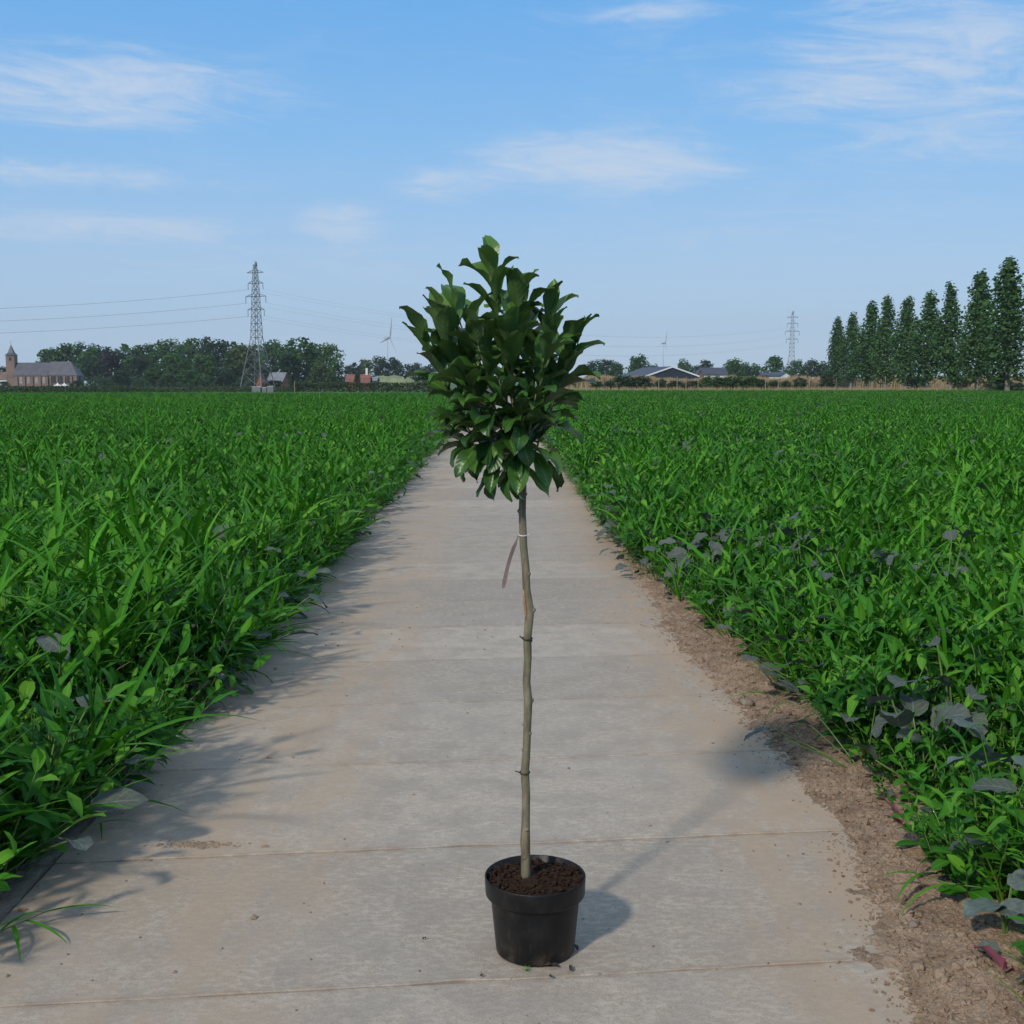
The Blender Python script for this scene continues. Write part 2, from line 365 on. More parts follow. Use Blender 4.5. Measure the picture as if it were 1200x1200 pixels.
M['ceramic'] = simple('insulator', (0.20, 0.21, 0.22), 0.3, 0.1, 2)
M['turbine'] = simple('turbine_white', (0.46, 0.48, 0.50), 0.5, 0.04, 1)
M['postwood'] = simple('weathered_wood', (0.26, 0.22, 0.165), 0.85, 0.25, 6)
M['trunk'] = simple('tree_bark', (0.105, 0.085, 0.062), 0.9, 0.3, 2)
M['poplarbark'] = simple('poplar_bark', (0.24, 0.225, 0.19), 0.9, 0.3, 2)
def canopy(name, a, b, trans=0.2): return leafmat(name, a, b, 0.6, trans, 0.2, 0.0)
M['oak'] = canopy('wood_foliage', (0.021, 0.072, 0.014), (0.060, 0.140, 0.024))
M['oak2'] = canopy('wood_foliage_light', (0.045, 0.080, 0.022), (0.085, 0.128, 0.036))
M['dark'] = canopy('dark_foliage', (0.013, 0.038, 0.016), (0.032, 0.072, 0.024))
M['copper'] = canopy('copper_foliage', (0.018, 0.020, 0.018), (0.035, 0.034, 0.028))
M['poplar'] = canopy('poplar_foliage', (0.025, 0.076, 0.018), (0.078, 0.165, 0.036))
M['hedge'] = canopy('hedge_foliage', (0.028, 0.052, 0.020), (0.058, 0.085, 0.032))
M['laurel'] = canopy('bright_hedge_foliage', (0.030, 0.075, 0.018), (0.060, 0.125, 0.030))
M['moundgrass'] = simple('mound_grass', (0.19, 0.225, 0.115), 0.9, 0.2, 0.4)

# ------------------------------------------------------------------ setting: ground, path, soil
mb = MB(); e = 1490.0
mb.add([(-e, -30, -0.14), (e, -30, -0.14), (e, 3590, -0.14), (-e, 3590, -0.14)], [(0, 1, 2, 3)])
tag(mb.build('ground', M['meadow']), kind='structure')

def grid(x0, x1, y0, y1, nx, ny, zf):
    xs = np.linspace(x0, x1, nx + 1); ys = np.linspace(y0, y1, ny + 1)
    v = [(x, y, zf(x, y)) for y in ys for x in xs]
    f = [(j * (nx + 1) + i, j * (nx + 1) + i + 1, (j + 1) * (nx + 1) + i + 1, (j + 1) * (nx + 1) + i) for j in range(ny) for i in range(nx)]
    return v, f
def N(x, y, s, z=0.0): return mnoise.noise(Vector((x * s, y * s, z)))
def fbm(x, y, s, z=0.0, o=4):
    a, r = 1.0, 0.0
    for i in range(o): r += a * N(x, y, s, z + i * 7.3); s *= 2.1; a *= 0.52
    return r
# soil under the crop, with a ragged dried-out crack along the path's left edge
mb = MB(); ys = np.arange(-4, 60, 0.04)
edge = [(PATH_L + 0.004 - 0.030 * abs(fbm(0.3, y, 2.2, 2)) - 0.016 * abs(fbm(0.3, y, 14.0, 5)), y) for y in ys]
v = []; f = []
cols = [0.0, 0.0, 0.05, 0.14, 0.28, 0.5, 0.9]
for j, (x, y) in enumerate(edge):
    for k, c in enumerate(cols):
        z = -0.10 if k == 0 else (-0.004 + 0.014 * fbm(x - c, y, 5.0, 1) + 0.006 * fbm(x - c, y, 25, 3, 2) - c * 0.03)
        if k > 0: z = min(z, 0.012)
        v.append((x - c, y, z))
n = len(cols)
for j in range(len(edge) - 1):
    for k in range(n - 1): f.append((j * n + k, j * n + k + 1, (j + 1) * n + k + 1, (j + 1) * n + k))
mb.add(v, f); tag(mb.build('soil_verge', M['dust'], smooth=True), kind='structure')
mb = MB()
mb.add([(-120, -6, -0.05), (PATH_L - 0.6, -6, -0.05), (PATH_L - 0.6, 134, -0.05), (-120, 134, -0.05)], [(0, 1, 2, 3)])
mb.add([(PATH_R + 0.3, -6, -0.05), (120, -6, -0.05), (120, 178, -0.05), (PATH_R + 0.3, 178, -0.05)], [(0, 1, 2, 3)])
mb.add([(PATH_L - 1, -6, -0.115), (PATH_R + 1, -6, -0.115), (PATH_R + 1, 200, -0.115), (PATH_L - 1, 200, -0.115)], [(0, 1, 2, 3)])
tag(mb.build('field_soil', M['subsoil']), kind='structure')

path = tag(empty('path', (0, 0, 0)), kind='structure')
gap = 0.005
def slab_mesh(seed):
    r = random.Random(seed); b = MB(); nx = 22; pts = []
    hw = (1 - gap) / 2; ch = 0.003
    lo = []; hi = []
    for i in range(nx + 1):
        x = PATH_L + (PATH_R - PATH_L) * i / nx
        wl, wh = (r.uniform(-1, 1) * 0.0035 for _ in range(2))
        if r.random() < 0.10: wl += r.uniform(0.004, 0.012)
        lo.append((x, x * SKEW - hw + wl)); hi.append((x, x * SKEW + hw + wh))
    v = []
    for (x, y), (x2, y2) in zip(lo, hi):
        v += [(x, y, -0.10), (x, y, -ch), (x, y + ch, 0), (x, y2 - ch, 0), (x, y2, -ch), (x, y2, -0.10)]
    f = []
    for i in range(nx):
        for k in range(5): f.append((i * 6 + k, i * 6 + k + 1, (i + 1) * 6 + k + 1, (i + 1) * 6 + k)[::-1])
    f.append((0, 1, 2, 3, 4, 5)); f.append(tuple(nx * 6 + k for k in (5, 4, 3, 2, 1, 0)))
    b.add(v, f); return b.mesh('slab', M['concrete'])
slabs = [slab_mesh(i) for i in range(6)]
k = -4
while 3.26 + k < 46:
    o = link('slab', slabs[rng.randrange(6)], path)
    o.location = (0, 3.26 + k + 0.5, rng.uniform(-0.003, 0.003)); o.rotation_euler = (rng.uniform(-0.002, 0.002), 0, 0)
    k += 1
yf = 3.26 + k
mb = MB(); mb.add([(PATH_L, yf + PATH_L * SKEW, 0), (PATH_R, yf + PATH_R * SKEW, 0), (PATH_R, 190, 0), (PATH_L, 190, 0)], [(0, 1, 2, 3)])
mb.build('far_slabs', M['concrete'], path)

# loose soil lying over the right edge of the path
def dirt_edge(y):       # where the soil begins to cover the slabs
    pts = [(0, 0.93), (2.6, 1.02), (3.2, 1.10), (3.8, 1.20), (4.4, 1.26), (5.2, 1.22), (6.0, 1.20), (7.0, 1.14), (8.2, 1.12), (9.5, 1.17), (12, 1.17), (20, 1.17), (60, 1.2)]
    return float(np.interp(y, [p[0] for p in pts], [p[1] for p in pts]))
def dirt_h(x, y):
    d = x - dirt_edge(y)
    base = -0.014 + 0.085 * max(-0.3, min(1.0, d / 0.45)) * (0.75 if d > 0 else 0.55)
    h = base + 0.020 * fbm(x, y, 3.2, 4) + (0.024 * abs(fbm(x, y, 9.0, 8)) + 0.010 * abs(fbm(x, y, 26.0, 6, 2)) - 0.008) * (1 if d > 0.02 else 0.3) + 0.005 * fbm(x, y, 30.0, 2, 3)
    if x > PATH_R + 0.05: h -= 0.05 * min(1, (x - PATH_R - 0.05) / 0.5)
    return h
mb = MB(); v, f = grid(0.78, 2.2, 1.2, 7.5, 130, 560, dirt_h); mb.add(v, f)
v, f = grid(0.78, 2.2, 7.5, 14.0, 90, 330, dirt_h); mb.add(v, f)
v, f = grid(1.0, 2.0, 14.0, 60, 16, 300, dirt_h); mb.add(v, f)
tag(mb.build('soil_bank', M['soil'], smooth=True), kind='structure')
# crumbs and clods
def clod(b, c, s, r):
    t = (1 + 5 ** 0.5) / 2
    vs = [(-1,t,0),(1,t,0),(-1,-t,0),(1,-t,0),(0,-1,t),(0,1,t),(0,-1,-t),(0,1,-t),(t,0,-1),(t,0,1),(-t,0,-1),(-t,0,1)]
    fs = [(0,11,5),(0,5,1),(0,1,7),(0,7,10),(0,10,11),(1,5,9),(5,11,4),(11,10,2),(10,7,6),(7,1,8),(3,9,4),(3,4,2),(3,2,6),(3,6,8),(3,8,9),(4,9,5),(2,4,11),(6,2,10),(8,6,7),(9,8,1)]
    sq = (s * r.uniform(0.7, 1.3) / 2, s * r.uniform(0.7, 1.3) / 2, s * r.uniform(0.4, 0.8) / 2)
    a = r.uniform(0, 6.28); ca, sa = math.cos(a), math.sin(a); out = []
    for p in vs:
        j = r.uniform(0.72, 1.18); x, y, z = (p[0] * sq[0] * j, p[1] * sq[1] * j, p[2] * sq[2] * j)
        out.append((c[0] + x * ca - y * sa, c[1] + x * sa + y * ca, c[2] + z))
    b.add(out, fs)
r = random.Random(11); mb = MB()
for i in range(15000):
    y = 2.4 + 9.5 * r.random() ** 1.4; x = dirt_edge(y) + (r.gauss(0.26, 0.14) if r.random() < 0.72 else r.gauss(0.08, 0.05))
    z = max(dirt_h(x, y), 0 if x < PATH_R else -0.2)
    clod(mb, (x, y, z), min(0.028, 0.0042 * math.exp(abs(r.gauss(0, 0.68)))) * (1.0 if x > dirt_edge(y) + 0.05 else 0.55), r)
for i in range(500):
    y = r.uniform(2.4, 12); x = PATH_L + r.gauss(-0.12, 0.10)
    clod(mb, (x, y, 0.0 if x > PATH_L else -0.008), 0.005 * math.exp(abs(r.gauss(0, 0.6))), r)
c0 = G(232, 991)
for i in range(420):
    x, y = c0.x + r.gauss(0, 0.075), c0.y + r.gauss(0, 0.018) + 0.0
    clod(mb, (x, y, 0.001), 0.004 * math.exp(abs(r.gauss(0, 0.5))), r)
for i in range(220):
    x, y = r.uniform(PATH_L, PATH_R), r.uniform(2.4, 9); clod(mb, (x, y, 0.001), 0.0035 * math.exp(abs(r.gauss(0, 0.5))), r)
tag(mb.build('soil_crumbs', M['soil']), 'brown crumbs of dry soil scattered along the path edges', 'soil', kind='stuff')

# ------------------------------------------------------------------ crop prototypes
def leaf_strip(b, base, dirv, L, Wd, bend, segs, m, prof='lance', fold=0.25, twist=0.0, wave=0.0, r=rng, across=2):
    """a leaf growing from base along dirv that bends down under its own weight"""
    d = Vector(dirv).normalized(); side = d.cross(Vector((0, 0, 1)))
    if side.length < 0.05: side = Vector((1, 0, 0))
    side.normalize()
    if twist: side = (Matrix.Rotation(twist, 3, d) @ side)
    p = Vector(base); vs = []; uv = []; st = L / segs; ph = r.uniform(0, 6.28)
    for i in range(segs + 1):
        t = i / segs
        if prof == 'blade': wd = Wd * min(1.0, 0.55 + t * 2.2) * max(0.0, 1 - t ** 2.4) + 0.0008
        elif prof == 'lance': wd = Wd * (math.sin(math.pi * min(1, t ** 0.75)) ** 0.9) * (1 - 0.15 * t) + 0.001
        elif prof == 'obov': wd = Wd * (math.sin(math.pi * t ** 1.25) ** 0.8 if 0 < t < 1 else 0) + 0.0018
        else: wd = Wd * (math.sin(math.pi * (0.03 + 0.97 * t) ** 0.82) ** 0.62 if t < 1 else 0) * (1 + 0.06 * math.sin(t * 31 + ph)) + 0.002
        nrm = side.cross(d).normalized()
        for k in range(-across // 2, across // 2 + 1):
            q = k / (across / 2)
            off = side * (q * wd * 0.5) + nrm * (abs(q) * wd * fold * 0.5)
            if wave and q: off += nrm * (wave * abs(q) * math.sin(ph + t * 13 + q * 1.3)) * min(1, t * 4)
            vs.append(p + off); uv.append((t, 0.5 + q * 0.5))
        p = p + d * st
        ax = side
        d = (Matrix.Rotation(-bend / segs * (0.5 + t), 3, ax) @ d).normalized()
    nn = across + 1
    fs = [(i * nn + k, i * nn + k + 1, (i + 1) * nn + k + 1, (i + 1) * nn + k) for i in range(segs) for k in range(across)]
    b.add(vs, fs, m, uv)
def sph(a, e): return Vector((math.cos(a) * math.cos(e), math.sin(a) * math.cos(e), math.sin(e)))
MATS = [M['grassleaf'], M['broadleaf'], M['paleleaf'], M['stem'], M['purple'], M['bluegrey'], M['drygrass']]
def p_grass(r, h=0.62, nb=9, wd=0.026):
    b = MB(); b.tube([(0, 0, 0), (0.006, 0.004, h * 0.4), (0.01, 0.0, h * 0.55)], [0.006, 0.005, 0.003], 5, 3)
    for i in range(nb):
        a = i * 2.6 + r.uniform(-0.5, 0.5); z = h * r.uniform(0.02, 0.55); L = h * r.uniform(0.55, 0.95)
        leaf_strip(b, (0.01 * math.cos(a), 0.01 * math.sin(a), z), sph(a, R(r.uniform(52, 82))), L, wd * r.uniform(0.6, 1.3), R(r.uniform(30, 100)), 7, (6 if z < h * 0.12 and r.random() < 0.25 else 0 if r.random() < 0.85 else 2), 'blade', 0.45, r.uniform(-0.5, 0.5), 0.0, r)
    return b
def p_broad(r, h=0.55, nl=13, L=0.15, Wd=0.042, m=1, prof='lance', branches=2):
    b = MB()
    stems = [((0, 0, 0), sph(r.uniform(0, 6.3), R(82)), h, nl)]
    for q in range(branches):
        stems.append(((0, 0, h * r.uniform(0.1, 0.35)), sph(r.uniform(0, 6.3), R(r.uniform(48, 66))), h * r.uniform(0.45, 0.7), int(nl * 0.6)))
    for (p0, d, hh, nn) in stems:
        p0 = Vector(p0); ps = [p0 + d * (hh * k / 4) + Vector((r.uniform(-.01, .01), r.uniform(-.01, .01), 0.02 * k * k / 16)) for k in range(5)]
        b.tube(ps, [0.005, 0.0045, 0.004, 0.003, 0.0015], 4, 3, False)
        for i in range(nn):
            t = 0.22 + 0.78 * i / (nn - 1); c = ps[min(3, int(t * 4))].lerp(ps[min(4, int(t * 4) + 1)], t * 4 - int(t * 4)) if t < 1 else ps[4]
            a = i * 2.4 + r.uniform(-0.4, 0.4); e = R(18 + 48 * t * t + r.uniform(-18, 18)); sc = (1.1 - 0.45 * t * t) * r.uniform(0.75, 1.2)
            mm = m if (t < 0.85 or r.random() < 0.6) else 2
            leaf_strip(b, c, sph(a, e), L * sc, Wd * sc, R(r.uniform(20, 85)), 5, mm, prof, 0.3, r.uniform(-0.4, 0.4), 0.003, r)
    return b
def p_fine(r, h=0.55, nb=34):
    b = MB()
    for i in range(nb):
        a = r.uniform(0, 6.28); q = r.random() ** 0.5 * 0.07
        leaf_strip(b, (q * math.cos(a), q * math.sin(a), 0), sph(a + r.uniform(-1, 1), R(r.uniform(58, 88))), h * r.uniform(0.45, 1.1), r.uniform(0.004, 0.009), R(r.uniform(15, 95)), 5, 0 if r.random() < 0.7 else 2, 'blade', 0.2, r.uniform(-1, 1), 0, r)
    return b
def p_vetch(r, h=0.5):
    b = MB()
    for s_ in range(5):
        a = r.uniform(0, 6.28); d = sph(a, R(r.uniform(55, 80))); ps = [d * (h * k / 5) + Vector((0, 0, -0.05 * (k / 5) ** 2)) for k in range(6)]
        b.tube(ps, 0.002, 3, 3, False)
        for i in range(14):
            c = ps[1 + i * 4 // 14].lerp(ps[2 + i * 4 // 14], (i * 4 / 14) % 1)
            leaf_strip(b, c, sph(r.uniform(0, 6.28), R(r.uniform(0, 55))), r.uniform(0.035, 0.07), r.uniform(0.010, 0.02), R(r.uniform(0, 50)), 3, 1 if r.random() < 0.5 else 2, 'lance', 0.2, 0, 0, r)
    return b
def p_rad(r, h=0.34, m=4, n=7, L=0.22, Wd=0.12):
    b = MB()
    for i in range(n):
        a = i * 2.4 + r.uniform(-0.4, 0.4); e = R(r.uniform(30, 72)); hh = h * r.uniform(0.5, 1.0)
        d = sph(a, e); ps = [Vector((0, 0, 0)), d * hh * 0.5 + Vector((0, 0, 0.03)), d * hh + Vector((0, 0, 0.03))]
        b.tube(ps, [0.005, 0.004, 0.003], 4, 3, False)
        leaf_strip(b, ps[2], sph(a, R(r.uniform(-5, 45))), L * r.uniform(0.6, 1.0), Wd * r.uniform(0.7, 1.1), R(r.uniform(20, 70)), 7, m, 'round', 0.22, r.uniform(-0.5, 0.5), 0.006, r, 4)
    return b
proto = bpy.data.collections.new('crop_prototypes')
KINDS = []
def reg(b, weight, side=0):
    me = b.mesh('crop_plant_%02d' % len(KINDS), MATS, True)
    o = bpy.data.objects.new('crop_plant_%02d' % len(KINDS), me); proto.objects.link(o); KINDS.append((weight, side))
r = random.Random(3)
for i in range(4): reg(p_grass(r, r.uniform(0.70, 0.86), 9, 0.034), (0.042, 0.028))
for i in range(3): reg(p_grass(r, r.uniform(0.56, 0.70), 11, 0.026), (0.045, 0.030))
for i in range(5): reg(p_broad(r, r.uniform(0.56, 0.70), 14, 0.185, 0.050), (0.095, 0.095))
for i in range(3): reg(p_broad(r, r.uniform(0.50, 0.62), 13, 0.150, 0.064, 1, 'obov'), (0.065, 0.095))
for i in range(3): reg(p_fine(r, 0.62, 30), (0.06, 0.04))
for i in range(2): reg(p_vetch(r), (0.05, 0.07))
for i in range(3): reg(p_rad(r, 0.62, 4, 9, 0.17, 0.11), (0.008, 0.022))
def instancer(name, pts, var, rot, scl, label, cat):
    me = bpy.data.meshes.new(name); me.from_pydata(pts, [], [])
    a = me.attributes.new('variant', 'INT', 'POINT'); a.data.foreach_set('value', np.array(var, dtype=np.int32))
    a = me.attributes.new('turn', 'FLOAT_VECTOR', 'POINT'); a.data.foreach_set('vector', np.array(rot, dtype=np.float32).ravel())
    a = me.attributes.new('size', 'FLOAT_VECTOR', 'POINT'); a.data.foreach_set('vector', np.array(scl, dtype=np.float32).ravel())
    o = link(name, me); tag(o, label, cat, kind='stuff')
    ng = bpy.data.node_groups.new(name, 'GeometryNodeTree')
    ng.interface.new_socket('Geometry', in_out='INPUT', socket_type='NodeSocketGeometry')
    ng.interface.new_socket('Geometry', in_out='OUTPUT', socket_type='NodeSocketGeometry')
    gi = ng.nodes.new('NodeGroupInput'); go = ng.nodes.new('NodeGroupOutput')
    ip = ng.nodes.new('GeometryNodeInstanceOnPoints'); ci = ng.nodes.new('GeometryNodeCollectionInfo')
    ci.inputs['Collection'].default_value = proto; ci.inputs['Separate Children'].default_value = True; ci.inputs['Reset Children'].default_value = True
    def na(nm, ty):
        q = ng.nodes.new('GeometryNodeInputNamedAttribute'); q.data_type = ty; q.inputs['Name'].default_value = nm
        return [s for s in q.outputs if s.enabled and s.name == 'Attribute'][0]
    L = ng.links.new
    L(gi.outputs[0], ip.inputs['Points']); L(ci.outputs[0], ip.inputs['Instance']); ip.inputs['Pick Instance'].default_value = True
    L(na('variant', 'INT'), ip.inputs['Instance Index']); L(na('turn', 'FLOAT_VECTOR'), ip.inputs['Rotation']); L(na('size', 'FLOAT_VECTOR'), ip.inputs['Scale'])
    L(ip.outputs[0], go.inputs[0])
    md = o.modifiers.new('plants', 'NODES'); md.node_group = ng
    return o
PL = [  # photograph position of the foot, height, leaf length/width, count, words
    (800, 690, 0.34, 0.17, 0.11, 6, 'purple', 'low purple-grey leafy plant beside the farther pink withered leaf'),
    (832, 700, 0.42, 0.18, 0.12, 7, 'purple', 'broad purple-grey plant leaning over the brown soil right of the path'),
    (868, 690, 0.50, 0.17, 0.11, 7, 'purple', 'tallest purple-grey plant of the cluster midway along the right field edge'),
    (905, 700, 0.50, 0.18, 0.12, 7, 'purple', 'purple-grey plant in the middle of the right edge cluster'),
    (945, 705, 0.52, 0.16, 0.11, 6, 'purple', 'purple-grey plant at the right end of the edge cluster'),
    (1022, 760, 0.55, 0.15, 0.10, 6, 'purple', 'purple-grey plant standing alone among grass blades in right field'),
    (1105, 740, 0.60, 0.18, 0.12, 7, 'purple', 'dark purple-grey plant deep in the right field near the picture edge'),
    (1085, 930, 0.36, 0.19, 0.13, 8, 'purple', 'purple-grey plant above the nearer pink withered leaf'),
    (1120, 900, 0.42, 0.18, 0.12, 6, 'purple', 'dull purple plant behind the plant above the nearer pink leaf'),
    (1205, 985, 0.36, 0.20, 0.15, 5, 'bluegrey', 'blue-grey round-leaved plant cut by the right picture edge'),
    (60, 905, 0.28, 0.11, 0.08, 5, 'purple', 'dark blue-grey leafy plant in left field nearest the camera'),
    (195, 850, 0.30, 0.10, 0.07, 4, 'purple', 'slate-coloured plant at the left field edge above the crack'),
    (250, 680, 0.58, 0.15, 0.10, 6, 'purple', 'dark slate leafy plant midway in the left field'),
    (445, 592, 0.45, 0.14, 0.10, 5, 'bluegrey', 'pale grey leafy plant far along the left field edge')]
CLEAR = [(G(px, py).x, G(px, py).y, rr) for px, py, rr in ((1160, 1085, 0.035), (1195, 1090, 0.03), (1066, 958, 0.028), (801, 684, 0.02), (1190, 1128, 0.03))]
SPOTS = [(G(q[0], q[1]).x, G(q[0], q[1]).y) for q in PL]
BANDS = [(0.9, 7, 0.094), (7, 13, 0.122), (13, 22, 0.20), (22, 40, 0.27), (40, 75, 0.42), (75, 180, 0.58)]
def field(side, yend):
    r = random.Random(20 + side); pts = []; var = []; rot = []; scl = []
    ids = list(range(len(KINDS))); wts = [k[0][side] for k in KINDS]
    for (y0, y1, sp) in BANDS:
        y = y0
        while y < min(y1, yend):
            xm = 0.50 * y + 2.6; nx = int(xm / sp) + 1
            for i in range(nx):
                yy = y + r.uniform(-0.5, 0.5) * sp; d = (i + r.uniform(0.0, 1.0)) * sp
                if side == 0:
                    x = PATH_L - 0.015 - d - 0.05 * (1 + N(3.3, yy, 1.1)) - float(np.interp(yy, [0, 3.2, 4.0, 5.0], [0.16, 0.12, 0.03, -0.03]))
                else:
                    e0 = float(np.interp(yy, [0, 3.35, 3.75, 4.5, 5.4, 6.9, 8.0, 10.2, 14, 60], [1.54, 1.54, 1.49, 1.57, 1.62, 1.56, 1.52, 1.32, 1.23, 1.21]))
                    x = e0 + d + 0.07 * N(1.3, yy, 1.4)
                if yy > yend or abs(x) > 118: continue
                if yy < 10 and any((x - q[0]) ** 2 + (yy + 0.06 - q[1]) ** 2 < q[2] for q in CLEAR): continue
                # patches where one kind of plant is commoner
                g = N(x, yy, 0.22, side * 9.0); ww = list(wts)
                for q in range(7): ww[q] *= 1 + 0.9 * g
                k = r.choices(ids, ww)[0]
                hs = (r.uniform(0.66, 1.14) if yy < 30 else r.uniform(0.86, 1.08)) * (1 + 0.10 * N(x, yy, 0.5, 5) + (0.24 * N(x, yy, 1.7, 3) if yy < 30 else 0.0)) * (0.72 if d < 0.10 else 0.88 if d < 0.22 else 1.0)
                if yy < 12 and min((x - q[0]) ** 2 + ((yy - q[1]) * 0.7 + 0.14) ** 2 for q in SPOTS) < 0.075: hs *= 0.6
                if r.random() < 0.02: hs *= 1.15
                if side == 1 and yy < 12: hs *= 0.92
                if side == 0 and yy < 3.6: hs *= float(np.interp(yy, [0, 2.4, 3.6], [0.5, 0.55, 1.0]))
                if side == 0 and d < 0.25 and yy > 3.8: hs *= 1.12
                ws = hs * (1.0 if y < 22 else 1.0 if y < 40 else 1.12 if y < 75 else 1.28) * (1.15 if side == 0 and yy < 12 else 1.08)
                lean = r.uniform(-0.16, 0.16); ln2 = r.uniform(-0.16, 0.16)
                if d < 0.22: ln2 += (0.62 if side == 0 else -0.36) * r.random()      # edge plants lean out over the path
                pts.append((x, yy, -0.05 if side == 0 or yy > 14 else -0.03)); var.append(k)
                # turn about the vertical first, then lean
                e_ = (Matrix.Rotation(ln2, 3, 'Y') @ Matrix.Rotation(lean, 3, 'X') @ Matrix.Rotation(r.uniform(0, 6.283), 3, 'Z')).to_euler()
                rot.append(tuple(e_)); scl.append((ws, ws, hs))
            y += sp
    return pts, var, rot, scl
instancer('cover_crop', *field(0, 134), 'dense green mixed cover crop filling the field left of the path', 'crop')
instancer('cover_crop', *field(1, 176), 'dense green mixed cover crop filling the field right of the path', 'crop')

# ------------------------------------------------------------------ individual plants at the field edges
def P_(px, py, z): return G(px, py, z)
PURP = 'purple-grey leafy plants at the field edges'
def rad_plant(px, py, h, lean, label, material, n=6, L=0.2, Wd=0.12, seed=0, z=0.0, spread=(25, 70)):
    r = random.Random(100 + seed); g = G(px, py, z)
    t = empty('purple_leaf_plant', (g.x, g.y, z - 0.02), 0, label, 'plant', PURP)
    n = n if h < 0.22 else n + 6
    for i in range(n):
        a = i * 2.4 + r.uniform(-0.4, 0.4) + lean; e = R(r.uniform(*spread)); hh = h * (0.95 - 0.55 * (i / n) + r.uniform(-.08, .08))
        d = sph(a, e); ps = [Vector((0, 0, 0)), d * hh * 0.5 + Vector((0, 0, 0.03)), d * hh + Vector((0, 0, 0.035))]
        b = MB(); b.tube(ps, [0.006, 0.0045, 0.0035], 5, 0); st = b.build('stalk', M['stem'], t)
        b = MB(); leaf_strip(b, ps[2], sph(a + r.uniform(-0.8, 0.8), R(r.uniform(-25, 60))), L * r.uniform(0.55, 1.0), Wd * r.uniform(0.7, 1.05), R(r.uniform(25, 95)), 9, 0, 'round', 0.3, r.uniform(-0.7, 0.7), 0.008, r, 4)
        b.build('leaf', material, st, True)
    return t
for i, (px, py, h, L, Wd, n, m, lab) in enumerate(PL):
    rad_plant(px, py, h * (1.0 if px < 600 else 1.25 if h > 0.4 else 1.15), 1.2 + i * 1.7, lab, M[m], n, L, Wd, i, 0.0, (8, 35) if h < 0.2 else (30, 84))
t = empty('blue_grey_plant', P_(1178, 1098, 0.0), 0, 'low plant with two large blue-grey leaves at lower right', 'plant', PURP)
r = random.Random(77); o3 = t.location.copy()
for (bp, dv, L, Wd) in (((1172, 1060, 0.12), (-1.0, -0.35, 0.10), 0.135, 0.115), ((1170, 1062, 0.12), (0.75, -0.75, 0.05), 0.14, 0.125), ((1185, 1040, 0.16), (0.9, 0.2, 0.3), 0.12, 0.10)):
    q = P_(*bp) - o3; b = MB(); b.tube([(0, 0, 0), q * 0.5 + Vector((0, 0, 0.02)), q], [0.006, 0.005, 0.0035], 5); st = b.build('stalk', M['stem'], t)
    b = MB(); leaf_strip(b, q, dv, L, Wd, R(40), 9, 0, 'round', 0.18, 0.15, 0.006, r, 4); b.build('leaf', M['bluegrey'], st, True)
# withered pink leaves hanging at the right edge
for i, (px, py, lab) in enumerate(((801, 684, 'small pink withered leaf farther along the right field edge'), (1066, 958, 'pink withered leaf standing in soil at the right field edge'), (1190, 1128, 'magenta withered leaf at the lower right corner'))):
    r = random.Random(60 + i); g = G(px, py, 0.02); t = empty('withered_leaf', (g.x - 0.05, g.y - 0.03, 0.0), 0, lab, 'leaf', 'pink withered leaves on the right soil')
    b = MB(); leaf_strip(b, (0, 0, 0), sph(1.0 + i, R(62)), 0.13, 0.045, R(60), 7, 0, 'lance', 0.9, 0.5, 0.006, r, 4); b.build('blade', M['pink'], t, True)
    b = MB(); leaf_strip(b, (0.012, 0, 0), sph(2.4 + i, R(50)), 0.085, 0.035, R(80), 6, 0, 'lance', 0.9, -0.6, 0.006, r, 4); b.build('blade', M['pink'], t, True)
# long grasses reaching out over the path
def grass_stem(name, pts, blades, label, seed, head=False, wd=0.012, rad=0.0028):
    r = random.Random(seed); p0 = Vector(pts[0]); t = empty(name, p0, 0, label, 'grass', 'grasses reaching over the path')
    ps = [Vector(p) - p0 for p in pts]; b = MB(); b.tube(ps, [rad * (1 - 0.6 * i / (len(ps) - 1)) for i in range(len(ps))], 5, 0); b.build('stalk', M['stem'], t, True)
    for (k, a, e, L, bend) in blades:
        b = MB(); q = ps[int(k)].lerp(ps[min(len(ps) - 1, int(k) + 1)], k % 1)
        leaf_strip(b, q, sph(R(a), R(e)), L, wd, R(bend), 8, 0, 'blade', 0.4, 0.0, 0, r); b.build('blade', M['grassleaf'], t, True)
    if head:
        b = MB()
        for i in range(26):
            q = ps[-2].lerp(ps[-1], i / 26) + Vector((r.gauss(0, .006), r.gauss(0, .006), r.gauss(0, .004)))
            leaf_strip(b, q, (ps[-1] - ps[-2]).normalized() + sph(r.uniform(0, 6.28), r.uniform(-.5, 1)) * 0.7, 0.028, 0.006, 0.3, 2, 0, 'lance', 0.3, 0, 0, r)
        b.build('seed_head', M['drygrass'], t)
def P(px, py, z): return G(px, py, z)
grass_stem('overhanging_grass', [P(1015, 862, 0.06), P(970, 842, 0.10), P(925, 823, 0.13), P(895, 812, 0.14)], [(3, 178, 2, 0.20, 45), (2, 190, -5, 0.16, 95), (1.3, 200, -10, 0.17, 110), (0.5, 230, 0, 0.2, 90), (3, 160, 10, 0.14, 100)], 'long grass stem arching left over brown soil onto the path', 1)
grass_stem('overhanging_grass', [P(1150, 1040, 0.10), P(1110, 1035, 0.10), P(1080, 1025, 0.09)], [(2, 175, 10, 0.14, 50), (2, 215, 0, 0.15, 80), (1, 190, -10, 0.2, 70)], 'short grass tuft reaching left above the two large blue-grey leaves', 2, wd=0.013)
grass_stem('overhanging_grass', [P(-15, 960, 0.05), P(20, 900, 0.14), P(48, 850, 0.20), P(72, 818, 0.22)], [(1, 20, 30, 0.16, 60)], 'grass stalk with dry seed head at the left edge', 3, True)
